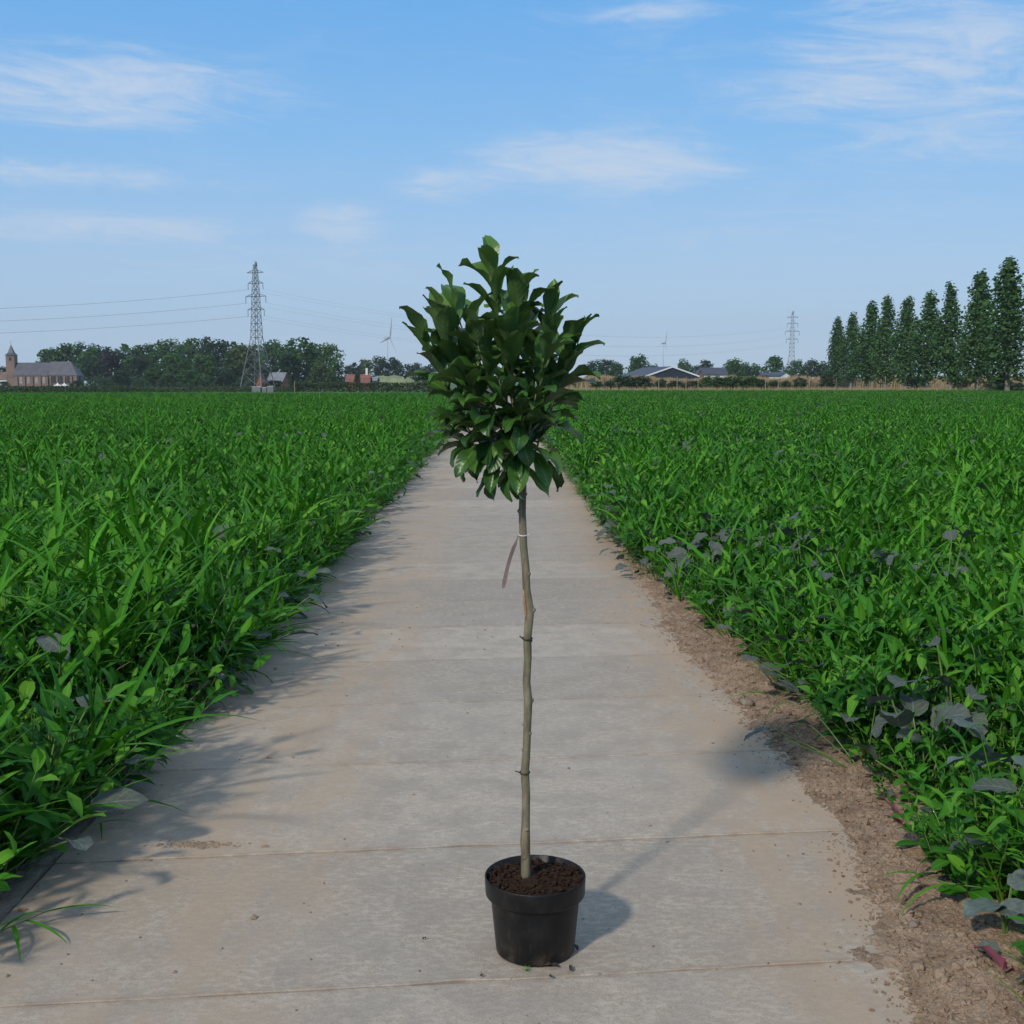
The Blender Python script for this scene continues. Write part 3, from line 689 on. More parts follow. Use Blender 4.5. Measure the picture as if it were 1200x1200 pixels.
grass_stem('overhanging_grass', [P(-20, 1100, 0.01), P(15, 1085, 0.03), P(50, 1070, 0.04)], [(2, 15, 8, 0.22, 30), (1.4, -30, 4, 0.2, 40), (1, -62, 10, 0.2, 60), (0.6, 40, 30, 0.16, 80)], 'grass blades lying on the path at the lower left corner', 4, wd=0.014)
grass_stem('overhanging_grass', [P(150, 872, 0.05), P(175, 862, 0.06), P(200, 857, 0.06)], [(2, 5, 8, 0.2, 30), (2, -35, 4, 0.17, 55), (1, -15, 15, 0.2, 50)], 'dark grass blades over the crack left of the path', 5, wd=0.012)
grass_stem('overhanging_grass', [P(285, 768, 0.06), P(305, 762, 0.09), P(318, 757, 0.09)], [(2, 5, 12, 0.17, 60), (2, -50, 10, 0.16, 80), (1, 30, 30, 0.2, 60)], 'small grass blades poking from the left field midway', 6)
grass_stem('overhanging_grass', [P(95, 975, 0.02), P(105, 968, 0.03), P(118, 964, 0.03)], [(2, 8, 8, 0.15, 40), (2, -70, 4, 0.12, 60)], 'tiny grass sprig beside the crack at left', 7, wd=0.009)
grass_stem('overhanging_grass', [P(735, 612, 0.03), P(715, 606, 0.08), P(705, 604, 0.08)], [(2, 178, 8, 0.26, 60), (2, 215, 10, 0.26, 70), (1, 160, 30, 0.3, 60)], 'grass tuft reaching onto the path far along the right edge', 8)
# stones and scraps on the path
def pebble(px, py, s, label, i):
    g = G(px, py); r = random.Random(300 + i); b = MB(); clod(b, (0, 0, s * 0.25), s, r); tag(b.build('stone', M['stone'], None, True, g), label, 'stone')
pebble(876, 826, 0.05, 'round stone on the soil under the arching grass stem', 1)
pebble(1070, 1085, 0.02, 'small pale stone on the soil at lower right', 2)
for i, (px, py, s, lab) in enumerate(((677, 1116, 0.035, 'dark dead leaf scrap right of the pot'), (656, 1135, 0.045, 'crumpled dead leaf in front of the pot'), (643, 1145, 0.022, 'tiny dark scrap nearest the camera in front of the pot'), (669, 1140, 0.03, 'thin curved dry scrap at front right of the pot'), (562, 1146, 0.016, 'tiny dark scrap on the joint left of the pot'), (495, 1102, 0.014, 'lone dark speck of litter left of the pot'))):
    r = random.Random(400 + i); b = MB(); leaf_strip(b, (0, 0, 0.004), sph(r.uniform(0, 6.3), 0.35), s, s * 0.42, R(40), 4, 0, 'lance', 0.7, 0.3, 0.003, r)
    tag(b.build('leaf_scrap', M['litter'], None, False, G(px, py)), lab, 'leaf litter', 'dead leaf scraps round the pot')
r = random.Random(5); b = MB()
for i in range(7): leaf_strip(b, (0, 0, 0), sph(i * 0.9, R(r.uniform(25, 60))), 0.020, 0.0025, R(50), 4, 0, 'blade', 0.2, 0, 0, r)
tag(b.build('grass_sprout', M['grassleaf'], None, False, G(617, 1138)), 'tiny green sprout in the joint in front of the pot', 'grass')

# ------------------------------------------------------------------ the potted tree
T0 = G(627, 1112)
TY = T0.y
tree = empty('potted_tree', (T0.x, T0.y, 0.001), 0, 'young standard tree with glossy dark leaves in a black plastic pot', 'potted tree')
def loc(px, py, dy=0.0): return W(px, py, TY + dy) - Vector((T0.x, T0.y, 0.001))
def lathe(b, prof, n=48, m=0):
    vs = []; fs = []
    for (rr, z) in prof:
        for k in range(n): vs.append((rr * math.cos(2 * math.pi * k / n), rr * math.sin(2 * math.pi * k / n), z))
    for i in range(len(prof) - 1):
        for k in range(n): fs.append((i * n + k, i * n + (k + 1) % n, (i + 1) * n + (k + 1) % n, (i + 1) * n + k))
    b.add(vs, fs, m)
b = MB(); RT = 0.152
lathe(b, [(0.0, 0.004), (0.108, 0.004), (0.113, 0.0), (0.1165, 0.002), (0.118, 0.008), (0.1315, 0.150), (0.133, 0.172), (0.1345, 0.176), (0.130, 0.178), (0.129, 0.160), (0.10, 0.02)])
pot = b.build('pot', M['pot'], tree, True)
b = MB()
lathe(b, [(0.1335, 0.1745), (0.1475, 0.1765), (0.1492, 0.180), (0.1512, 0.226), (0.1515, 0.231), (0.1500, 0.2335), (0.1480, 0.2325), (0.1455, 0.190), (0.130, 0.178)])
b.build('rim', M['pot'], pot, True)
b = MB(); v = []; f = []; nr, na_ = 16, 56
for i in range(nr + 1):
    for k in range(na_):
        rr = 0.1462 * i / nr; a = 2 * math.pi * k / na_; x, y = rr * math.cos(a), rr * math.sin(a)
        z = 0.216 + 0.010 * fbm(x, y, 14, 1) + 0.006 * fbm(x, y, 60, 2, 3) + 0.008 * math.exp(-((x + 0.02) ** 2 + y * y) / 0.002) - 0.010 * (i / nr) ** 6
        v.append((x, y, z))
for i in range(nr):
    for k in range(na_): f.append((i * na_ + k, i * na_ + (k + 1) % na_, (i + 1) * na_ + (k + 1) % na_, (i + 1) * na_ + k))
b.add(v, f); so = b.build('soil', M['potting'], pot, True)
r = random.Random(8); b = MB()
for i in range(900):
    rr = 0.142 * math.sqrt(r.random()); a = r.uniform(0, 6.28); clod(b, (rr * math.cos(a), rr * math.sin(a), 0.219 + r.uniform(-0.005, 0.007)), 0.0035 * math.exp(abs(r.gauss(0, 0.5))), r)
tag(b.build('soil_crumbs', M['potting'], pot), kind='stuff')
# trunk
tp = [(616, 1032, .0158), (616, 1005, .0150), (615.5, 985, .0162), (616, 965, .0138), (616.5, 930, .0135), (615, 905, .0140), (617, 880, .0130), (618, 850, .0128), (619, 822, .0142), (617, 800, .0126), (618.5, 770, .0128), (618, 748, .0132), (621, 716, .0142), (617, 690, .0124), (616, 665, .0126), (613.5, 640, .0122), (612, 600, .0116), (613, 570, .0110), (611, 540, .0105), (607, 505, .0098), (601, 465, .0088), (593, 425, .0074), (585, 385, .0056), (580, 350, .0040), (577.5, 322, .0026)]
cv = [loc(px, py) for px, py, _ in tp]; rads = [q[2] * 0.92 for q in tp]
pts = []; rr_ = []
for i in range(len(cv) - 1):
    for s_ in range(3):
        t_ = s_ / 3; pts.append(cv[i].lerp(cv[i + 1], t_)); rr_.append(rads[i] + (rads[i + 1] - rads[i]) * t_)
pts.append(cv[-1]); rr_.append(rads[-1])
b = MB(); b.tube(pts, rr_, 14, 0); trunk = b.build('trunk', M['bark'], tree, True)
for (px, py, a, s_) in ((620, 822, 20, .009), (622, 716, 10, .010), (614, 880, 170, .007), (619, 864, -20, .008), (616, 975, -60, .009), (613, 850, 160, .007), (609, 604, 175, .009), (620, 672, 0, .008), (617, 580, 10, .007), (613, 1003, -120, .007)):
    c = loc(px, py); rr = 0.0125; d = Vector((math.cos(R(a)), math.sin(R(a)) - 0.3, 0.35)).normalized(); ax = loc(616, py)
    k = min(range(len(pts)), key=lambda i: abs(pts[i].z - c.z)); q = pts[k]
    b = MB(); b.tube([q + d * (rr_[k] * 0.5), q + d * (rr_[k] * 0.98), q + d * (rr_[k] + s_ * 0.45)], [s_, s_ * 0.8, s_ * 0.35], 8); b.build('knot', M['bark'], trunk, True)
k = min(range(len(pts)), key=lambda i: abs(pts[i].z - loc(613, 706).z)); b = MB()
q0, q1 = pts[k - 2], pts[k + 2]; off = Vector((-0.0085, -0.0085, 0)); b.tube([q0 + off, q0.lerp(q1, .3) + off * 1.02, q0.lerp(q1, .7) + off * 1.02, q1 + off], [0.0012, 0.0042, 0.0042, 0.001], 8); b.build('bark_scar', M['scar'], trunk, True)
def ring(name, py, m, wd, ends):
    c = loc(616, py); k = min(range(len(pts)), key=lambda i: abs(pts[i].z - c.z)); q = pts[k]; rr = rr_[k] + 0.0015; b = MB()
    ps = [q + Vector((rr * math.cos(t), rr * math.sin(t), 0.002 * math.sin(t))) for t in np.linspace(0, 2 * math.pi, 17)]
    b.tube(ps, wd, 6, 0, False)
    for (a, L, e) in ends:
        d = sph(R(a), R(e)); b.tube([q + Vector((rr * math.cos(R(a)), rr * math.sin(R(a)), 0)), q + d * (rr + L)], wd * 0.8, 5)
    return b.build(name, M[m], trunk, True), q, rr
ring('tie', 748, 'darktie', 0.0026, [(200, 0.012, 20), (-30, 0.004, -30)]); ring('tie', 907, 'darktie', 0.0022, [(195, 0.016, 12)])
tie, q, rr = ring('tie', 626, 'whitetie', 0.0018, [(-10, 0.006, 5)])
b = MB(); a0 = q + Vector((-rr, -rr * 0.5, 0)); a1 = loc(590, 688) ; a1.y = a0.y - 0.01
n_ = 10; vs = []; uv = []
for i in range(n_ + 1):
    t = i / n_; c = a0.lerp(a1, t) + Vector((-0.006 * math.sin(math.pi * t), 0, 0)); wd = 0.0030 if t < 0.12 else (0.0075 if t < 0.96 else 0.004)
    s_ = Vector((math.cos(0.5 * math.sin(3 * t)), 0.5 * math.sin(0.5 + 2 * t), 0.30)).normalized()
    for o_ in (-0.0003, 0.0003): vs += [c - s_ * wd + Vector((0, o_, 0)), c + s_ * wd + Vector((0, o_, 0))]
fs = []
for i in range(n_):
    a, c = i * 4, (i + 1) * 4
    fs += [(a, a + 1, c + 1, c), (a + 2, c + 2, c + 3, a + 3), (a, c, c + 2, a + 2), (a + 1, a + 3, c + 3, c + 1)]
b.add(vs, fs); b.build('tag', M['tagstrip'], trunk, False)
# leaves: a dozen shapes, each leaf an object
def tree_leaf(seed):
    r = random.Random(seed); b = MB()
    leaf_strip(b, (0, 0, 0), (0.0, 1.0, 0.0001), 1.0, r.uniform(0.35, 0.45), r.uniform(0.2, 1.6), 9, 0, 'obov', r.uniform(0.25, 0.8), 0, r.uniform(0.025, 0.065), r, 4)
    return b
LEAF = []
for i in range(14):
    bb = tree_leaf(i)
    LEAF.append((bb.mesh('leaf', M['magnolia'], True), bb.mesh('leaf', M['magnolia_young'], True)))
def put_leaf(parent, base, d, L, r, young, roll=0.0):
    d = Vector(d).normalized()
    up = Vector((0, 0, 1)); side = d.cross(up)
    if side.length < 0.1: side = Vector((1, 0, 0))
    side.normalize(); nn = side.cross(d).normalized()
    m3 = Matrix((side, d, nn)).transposed() @ Matrix.Rotation(roll, 3, 'Y')
    o = link('leaf', LEAF[r.randrange(14)][1 if young else 0], parent)
    o.location = base; o.rotation_euler = m3.to_euler(); s_ = L; o.scale = (s_ * r.uniform(0.9, 1.12), s_, s_)
SH = [  # tip in the photograph, depth offset, where it leaves the trunk, leaves, droop
    (577.5, 318, 0.00, None, 10, 0.0),
    (533, 362, -0.03, 470, 8, 0.0), (515, 372, 0.02, 480, 8, 0.0), (494, 402, -0.05, 490, 10, 0.0), (518, 398, -0.10, 490, 7, 0.0), (513, 436, -0.10, 515, 8, 0.05), (530, 466, 0.0, 520, 6, 0.3),
    (612, 358, -0.02, 440, 9, 0.0), (646, 372, 0.03, 470, 9, 0.0), (676, 408, -0.04, 490, 10, 0.0), (648, 398, -0.10, 480, 7, 0.0), (660, 442, -0.08, 515, 8, 0.1), (645, 474, 0.02, 522, 6, 0.35),
    (638, 500, -0.05, 535, 5, 0.7), (630, 526, -0.06, 545, 4, 1.0), (607, 528, -0.09, 550, 6, 1.15), (580, 528, -0.07, 550, 7, 1.1), (556, 520, -0.05, 540, 6, 0.8), (532, 504, 0.03, 530, 3, 0.5),
    (560, 405, -0.16, 480, 8, 0.0), (600, 400, -0.18, 470, 8, 0.0), (640, 420, -0.15, 490, 7, 0.05), (545, 440, -0.18, 505, 8, 0.15), (585, 445, -0.22, 500, 8, 0.2), (628, 462, -0.18, 515, 8, 0.25), (560, 478, -0.16, 525, 7, 0.5), (578, 470, -0.20, 515, 7, 0.3), (612, 475, -0.19, 520, 7, 0.4), (540, 490, -0.10, 530, 5, 0.6), (575, 500, -0.05, 530, 5, 0.4), (600, 460, -0.05, 510, 5, 0.1), (602, 490, -0.16, 535, 7, 0.6),
    (555, 385, 0.14, 460, 7, 0.0), (605, 380, 0.15, 460, 7, 0.0), (640, 430, 0.17, 490, 7, 0.1), (535, 425, 0.16, 490, 7, 0.1), (590, 440, 0.2, 490, 7, 0.15), (560, 485, 0.14, 525, 6, 0.6), (615, 490, 0.14, 530, 6, 0.6), (590, 515, 0.10, 545, 5, 0.9)]
r = random.Random(21); nleaf = 0
for (px, py, dy, oy, nl, droop) in SH:
    tip = loc(px, py, dy)
    if oy is None:
        ps = [pts[-16], pts[-10], pts[-5], tip]; rad = [0.005, 0.0045, 0.003, 0.0018]
    else:
        zc = loc(600, oy).z; k = min(range(len(pts)), key=lambda i: abs(pts[i].z - zc)); p0 = pts[k]
        out = (tip - p0); mid = p0 + out * 0.5 + Vector((out.x * 0.16, out.y * 0.16, -0.12 * out.length))
        ps = [p0, p0.lerp(mid, 0.55) + Vector((0, 0, -0.004)), mid, mid.lerp(tip, 0.55) + Vector((r.uniform(-.004, .004), 0, r.uniform(-.004, .004))), tip]
        rad = [0.0050, 0.0044, 0.0036, 0.0028, 0.0017]
    b = MB(); b.tube(ps, rad, 7); br = b.build('branch', M['twig'], tree, True)
    axis = (ps[-1] - ps[-2]).normalized(); ph = r.uniform(0, 6.28)
    for i in range(nl):
        t = 1 - 0.62 * (i / max(1, nl - 1)) ** 0.9
        seg = t * (len(ps) - 1); k = min(len(ps) - 2, int(seg)); base = ps[k].lerp(ps[k + 1], seg - k)
        a = ph + i * 2.4; side = axis.orthogonal().normalized(); side = Matrix.Rotation(a, 3, axis) @ side
        op = R(18 + 46 * (1 - t) / 0.62 + r.uniform(-10, 12)) if i else R(10)
        d = axis * math.cos(op) + side * math.sin(op)
        d = d + Vector((0, 0, (0.95 if py < 430 else 0.6) * (1 - droop * 1.8) if droop < 0.3 else -0.95 * droop)); d.normalize()
        if py > 425 and d.z > 0.55 and droop > 0.05: d.z = 0.3; d.normalize()
        L = r.uniform(0.105, 0.150) * (1.12 if py < 412 else 0.96) * (0.80 if i == 0 else 1.0)
        put_leaf(br, base, d, L, r, (py < 400 and r.random() < 0.55) or r.random() < 0.05, r.uniform(-0.5, 0.5)); nleaf += 1

# ------------------------------------------------------------------ trees and shrubs in the distance
def leaf_cloud(b, blobs, n, size, r, flat=0.0):
    """leaf clumps spread through a crown's volume, denser towards the outside of each bough"""
    ws = [q[3] ** 2 for q in blobs]
    for i in range(n):
        cx, cy, cz, rad, sz = r.choices(blobs, ws)[0]
        d = Vector((r.gauss(0, 1), r.gauss(0, 1), r.gauss(0, 1))).normalized(); q = r.random() ** 0.45
        c = Vector((cx, cy, cz)) + Vector((d.x, d.y, d.z * sz)) * rad * q
        nrm = (d * 0.8 + Vector((r.gauss(0, 1), r.gauss(0, 1), r.gauss(0.25, 1))) * 0.55).normalized()
        a = nrm.orthogonal().normalized(); a = Matrix.Rotation(r.uniform(0, 6.28), 3, nrm) @ a; e_ = nrm.cross(a)
        s_ = size * r.uniform(0.55, 1.35); k = r.uniform(0.5, 0.9)
        b.add([c - a * s_, c - e_ * s_ * k * r.uniform(.6, 1.1), c + a * s_ * r.uniform(.7, 1.1), c + e_ * s_ * k], [(0, 1, 2, 3)])
def round_tree(seed, h=10.0, wd=8.0, n=1700, size=0.36, low=0.18, mat_=None, nb=24):
    """crown and trunk meshes of a broadleaf tree, crown foot at low*h"""
    r = random.Random(seed); blobs = []
    for i in range(nb):
        t = (i + 0.5) / nb; z = low + (1 - low) * (0.10 + 0.78 * t); a = i * 2.4 + r.uniform(-.5, .5)
        env = math.sin(math.pi * (0.16 + 0.76 * ((z - low) / (1 - low))) ** 0.85)
        rr = env * wd * 0.5 * r.uniform(0.35, 0.80); br = wd * r.uniform(0.12, 0.20)
        blobs.append((rr * math.cos(a), rr * math.sin(a), z * h, br, r.uniform(0.7, 0.95)))
    blobs.append((0, 0, h * (low + (1 - low) * 0.5), wd * 0.26, 1.2))
    b = MB(); leaf_cloud(b, blobs, n, size, r)
    tb = MB(); tb.tube([(0, 0, -0.2), (0.05, 0, h * low), (0, 0.05, h * 0.5), (0.1, 0, h * 0.8)], [h * 0.024, h * 0.019, h * 0.012, h * 0.004], 8)
    for q in blobs[:nb:3]: tb.tube([(0, 0, q[2] * 0.55), (q[0] * 0.5, q[1] * 0.5, q[2] * 0.85), (q[0], q[1], q[2])], [h * 0.009, h * 0.006, h * 0.002], 5)
    return b.mesh('crown', M['oak']), tb.mesh('trunk', M['trunk'])
RT_ = [round_tree(500 + i, 10.0, 8.0, 1700, 0.34, 0.10) for i in range(5)]
RT_hi = [round_tree(520 + i, 10.0, 8.5, 1500, 0.36, 0.24) for i in range(3)]
CROWN_CACHE = {}
def crown_with(me, mname):
    key = (me.name, mname)
    if key not in CROWN_CACHE:
        c = me.copy(); c.materials.clear(); c.materials.append(M[mname]); CROWN_CACHE[key] = c
    return CROWN_CACHE[key]
def put_tree(px, top, D, wpx, mname, label, group, i, name='broadleaf_tree', pool=None, base=None):
    """crown centred on px, its top at row top, wpx wide, standing at distance D"""
    pool = pool or RT_; cm, tm = pool[i % len(pool)]
    g = W(px, 448, D); g.z = -0.14
    h = (448 - top) / F * D * 1.008 + CAM_H + 0.14
    wd = wpx / F * D
    t = empty(name, g, (i * 1.37) % 6.28, label, 'tree', group)
    sx = wd / 8.0; sz = h / 10.0
    c = link('crown', crown_with(cm, mname), t); c.scale = (sx, sx, sz)
    k = link('trunk', tm, t); k.scale = (sx, sx, sz)
    return t
WG = 'trees of the wood between the church and the orange-roofed house'
wood = [  # px, top row, distance, width, foliage, label
    (62, 407, 560, 44, 'oak', 'leftmost tree of the wood, rising above the church nave roof'), (84, 401, 570, 46, 'oak', 'tree of the wood behind the church choir roof'), (106, 407, 550, 40, 'oak', 'tree of the wood just right above the church choir'), (118, 404, 590, 40, 'dark', 'dark tree of the wood left above the copper-leaved tree'),
    (150, 402, 560, 42, 'oak', 'back row tree right above the copper-leaved tree'), (172, 402, 570, 40, 'oak', 'back row tree midway between copper-leaved tree and the wood middle'), (196, 397, 560, 46, 'oak', 'tall back row tree left of the wood middle'), (222, 397, 580, 46, 'oak', 'tall back row tree at the wood middle'), (250, 395, 570, 44, 'dark', 'tall dark back row tree left of the pale tree behind the pylon'),
    (272, 399, 590, 44, 'dark', 'dark back row tree above the pale tree behind the pylon'), (293, 402, 580, 40, 'dark', 'dark back row tree seen through the pylon waist'), (320, 398, 560, 44, 'oak', 'back row tree just right of the pylon waist'), (366, 404, 560, 42, 'dark', 'dark back row tree between the two right end trees of the wood'),
    (131, 410, 520, 38, 'copper', 'blackish copper-leaved tree standing in front of the wood right of the church'),
    (108, 418, 500, 28, 'dark', 'dark narrow tree at the choir end of the church'),
    (165, 416, 505, 40, 'dark', 'dark rounded tree just right of the copper-leaved tree'),
    (205, 414, 500, 46, 'oak', 'wide mid-green tree in the front row of the wood'),
    (240, 414, 470, 40, 'oak', 'rounded green tree in front of the wood left of the tall pylon'),
    (282, 404, 480, 48, 'oak2', 'pale yellow-green tree directly behind the tall pylon'),
    (350, 394, 460, 56, 'oak', 'tallest dark tree of the wood just right of the pylon'),
    (336, 412, 450, 34, 'dark', 'dark tree beside the grey-roofed house'),
    (388, 402, 450, 30, 'oak', 'upright tree at the right end of the wood'),
    (376, 424, 430, 30, 'oak2', 'low lighter tree at the foot of the wood right end'),
    (142, 433, 420, 24, 'dark', 'dark bush-like tree at the edge of the meadow right of the church tents'),
    (180, 430, 430, 28, 'oak', 'small green tree below the copper-leaved tree at right'),
    (196, 437, 420, 26, 'oak2', 'small olive tree at the foot of the wood'),
    (222, 432, 420, 32, 'oak', 'low bushy tree at the foot of the wood left of the pylon'),
    (262, 432, 420, 30, 'dark', 'low dark tree left of the pylon feet'),
    (312, 428, 430, 26, 'dark', 'dark tree between the pylon legs'),
    (414, 424, 560, 26, 'dark', 'dark tree behind the orange-roofed house'),
    (428, 420, 620, 24, 'oak2', 'pale green tree above the orange-roofed house'),
    (446, 417, 640, 26, 'dark', 'dark tree right of the left wind turbine mast'), (463, 419, 640, 26, 'dark', 'dark tree above the pale green mound'),
    (484, 425, 650, 30, 'dark', 'low dark tree right of the pale green mound'), (505, 426, 660, 30, 'dark', 'low dark tree hidden partly by the potted tree crown left side'),
    (419, 436, 318, 10, 'dark', 'small dark tree in front of the orange-roofed house'),
    (5, 429, 620, 18, 'dark', 'dark tree behind the church tower at the left picture edge')]
for i, (px, top, D, wd, m, lab) in enumerate(wood):
    put_tree(px, top, D, wd * 1.12, m, lab, WG, i)
RG = 'field trees on the right horizon'
right = [(697, 422, 560, 26, 'dark', 'dark low tree just right of the potted tree crown'), (712, 420, 620, 28, 'dark', 'dark tree second right of the potted tree crown'), (722, 424, 560, 26, 'oak', 'small tree left of the round dark tree near the navy shed'),
    (748, 416, 520, 32, 'oak', 'round dark tree left of the navy shed'), (767, 427, 560, 12, 'dark', 'tiny dark tree beside the right wind turbine mast'),
    (801, 421, 560, 20, 'oak', 'small round tree behind the navy shed roof'), (828, 421, 600, 26, 'dark', 'dark tree behind the dark-roofed house'), (815, 428, 640, 24, 'dark', 'distant low tree between the navy shed and the dark-roofed house'),
    (859, 420, 520, 30, 'oak', 'round green tree right of the dark-roofed house'), (872, 425, 540, 22, 'dark', 'darker tree against the right side of the round green one'), (886, 426, 560, 20, 'oak', 'small open tree left of the far pylon'),
    (909, 416, 520, 34, 'oak', 'large round tree at the foot of the far pylon'), (932, 421, 540, 22, 'oak', 'loose tree right of the far pylon foot'), (950, 421, 540, 26, 'dark', 'dark tree nearest the poplar row'), (964, 424, 600, 22, 'dark', 'small distant tree touching the poplar row')]
for i, (px, top, D, wd, m, lab) in enumerate(right):
    put_tree(px, top, D, wd * 1.08, m, lab, RG, i + 2, pool=RT_hi + RT_[:2])
# row of poplars
def poplar(seed, h=18.0):
    r = random.Random(seed); blobs = []
    for i in range(58):
        t = (i + 0.5) / 58; z = 0.135 + 0.85 * t; a = i * 2.4
        env = (0.85 + 0.15 * math.sin(8 * z + seed)) * (min(1, (z - 0.03) / 0.20) ** 0.7) * (1 - max(0, (z - 0.34) / 0.69) ** 1.65)
        rr = env * 2.35 * r.uniform(0.25, 0.95); blobs.append((rr * math.cos(a), rr * math.sin(a), z * h, 0.62 + 0.62 * env, 1.7))
    b = MB(); leaf_cloud(b, blobs, 4600, 0.24, r)
    tb = MB(); tb.tube([(0, 0, -0.2), (0, 0, h * .1), (0.1, 0, h * .45), (0, 0.1, h * .93)], [0.30, 0.24, 0.16, 0.03], 8)
    for q in blobs[2:50:2]: tb.tube([(0, 0, q[2] - 2.0), (q[0] * .7, q[1] * .7, q[2] - 0.9), (q[0], q[1], q[2])], [0.08, 0.055, 0.02], 5)
    return b.mesh('crown', M['poplar']), tb.mesh('trunk', M['poplarbark'])
POP = [poplar(40 + i) for i in range(4)]
pops = [(978, 374, 308, 'smallest poplar, at the far left end of the row'), (997, 369, 289, 'second poplar from the left end of the row'), (1016, 356, 262, 'third poplar from the left end of the row'), (1038, 349, 244, 'fourth poplar from the left end of the row'), (1061, 351, 230, 'middle poplar of the row of nine'), (1086, 345, 213, 'narrow pointed poplar right of the middle of the row'), (1114, 334, 198, 'third poplar from the right picture edge'), (1145, 321, 181, 'second poplar from the right picture edge'), (1181, 308, 164, 'tallest poplar, nearest and cut closest to the right picture edge')]
for i, (px, top, D, lab) in enumerate(pops):
    g = W(px, 448, D); g.z = -0.14; h = (448 - top) / F * D + CAM_H + 0.14
    t = empty('poplar_tree', g, i * 1.9, lab, 'tree', 'row of poplars'); t.rotation_euler = (0.02 * math.sin(i * 2.3), 0.03 * math.sin(i * 1.7 + 1), i * 1.9); cm, tm = POP[i % 4]; s_ = h / 18.0; ww = s_ * (1.20 + 0.12 * ((i * 7) % 3 - 1))
    c = link('crown', cm, t); c.scale = (ww * 1.12, ww * 1.12, s_); k = link('trunk', tm, t); k.scale = (ww, ww, s_)
# shrubs along the far edges of the fields
def bush(px, top, D, wpx, mname, label, i, cat='bush', group=None):
    g = W(px, 448, D); g.z = -0.14; h = (448 - top) / F * D + CAM_H + 0.14; wd = wpx / F * D; cm, tm = RT_[i % 5]
    t = empty('bush', g, i * 2.1, label, cat, group); sx = wd / 5.4; sz = h / 9.6
    c = link('crown', crown_with(cm, mname), t); c.scale = (sx, sx, sz); k = link('trunk', tm, t); k.scale = (sx * .6, sx * .6, sz * 0.8)
BG_ = 'bushes along the far field edge'
bushes = [(700, 447, 215, 18, 'hedge', 'small dark bush at the foot of the reeds nearest the potted tree'), (714, 446, 218, 14, 'hedge', 'second small bush left of the navy shed'), (730, 440, 226, 26, 'dark', 'wide dark bush in front of the reeds left of the shed'), (750, 441, 226, 26, 'hedge', 'rounded bush before the reeds just left of the shed'), (775, 444, 222, 14, 'hedge', 'low bush in front of the left shed eave'), (793, 446, 222, 18, 'hedge', 'low bush in front of the shed gable'), (811, 446, 222, 18, 'hedge', 'low bush below the right shed eave'), (828, 441, 222, 16, 'laurel', 'upright green bush between shed and dark-roofed house'),
    (845, 441, 212, 24, 'laurel', 'bright green bush below the dark-roofed house, left one'), (862, 440, 212, 24, 'laurel', 'bright green bush below the dark-roofed house, middle one'), (879, 441, 212, 22, 'laurel', 'bright green bush below the dark-roofed house, right one'), (892, 444, 214, 12, 'hedge', 'small dark bush at the end of the bright green bushes'), (908, 446, 218, 16, 'hedge', 'low bush below the large round tree'), (921, 446, 218, 12, 'hedge', 'low bush below the far pylon'),
    (938, 442, 224, 14, 'hedge', 'reed-side bush left of the poplar row'), (969, 437, 280, 18, 'hedge', 'bush at the foot of the smallest poplar'), (1074, 441, 230, 20, 'dark', 'dark rounded bush between the middle poplars'), (1123, 440, 215, 20, 'dark', 'dark bush right of the third poplar from the edge'), (1168, 440, 200, 24, 'dark', 'dark bush left of the tallest poplar'), (1185, 449, 170, 40, 'laurel', 'low green growth under the tallest poplar'),
    (322, 445.5, 352, 20, 'dark', 'dark bush hiding the wall of the grey-roofed house'), (90, 446, 440, 12, 'dark', 'dark round bush at the choir end of the church'), (3, 447, 440, 16, 'dark', 'dark bush in front of the white building at left edge')]
for i, q in enumerate(bushes): bush(*q, i, group=BG_)
# clipped hedge in front of the houses at left
def strip_hedge(name, px0, px1, D0, D1, top, mname, label, cat, n, size, depth, kind=None):
    r = random.Random(77); b = MB(); a, c = W(px0, 448, D0), W(px1, 448, D1); h = (448 - top) / F * (D0 + D1) / 2 + CAM_H + 0.14
    o0 = Vector((a.x, a.y, -0.14))
    for i in range(n):
        t = r.random(); p = a.lerp(c, t) - o0; p.y += r.uniform(0, depth); p.z = h * r.random() ** 0.8 * (0.93 + 0.14 * N(p.x, 0, 0.3)); s_ = size * r.uniform(.6, 1.3)
        nrm = Vector((r.gauss(0, 1), r.gauss(-0.6, 1), r.gauss(0.3, 1))).normalized(); u = nrm.orthogonal().normalized(); u = Matrix.Rotation(r.uniform(0, 6.28), 3, nrm) @ u; v_ = nrm.cross(u)
        b.add([p - u * s_, p - v_ * s_ * .6, p + u * s_, p + v_ * s_ * .7], [(0, 1, 2, 3)])
    return tag(b.build(name, M[mname], None, False, o0), label, cat, None, kind)
strip_hedge('hedge', 338, 520, 232, 225, 447.5, 'hedge', 'long dark hedge in front of the orange-roofed house', 'hedge', 6000, 0.17, 1.5)
strip_hedge('maize_strip', -40, 150, 205, 215, 452.2, 'hedge', 'strip of taller grey-green crop in front of the church', 'crop', 5000, 0.20, 14, 'stuff')
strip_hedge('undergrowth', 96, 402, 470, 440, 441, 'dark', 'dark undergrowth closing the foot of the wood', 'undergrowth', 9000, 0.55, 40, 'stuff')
strip_hedge('maize_strip', 140, 345, 215, 228, 453.5, 'hedge', 'strip of taller grey-green crop in front of the wood', 'crop', 5000, 0.20, 14, 'stuff')
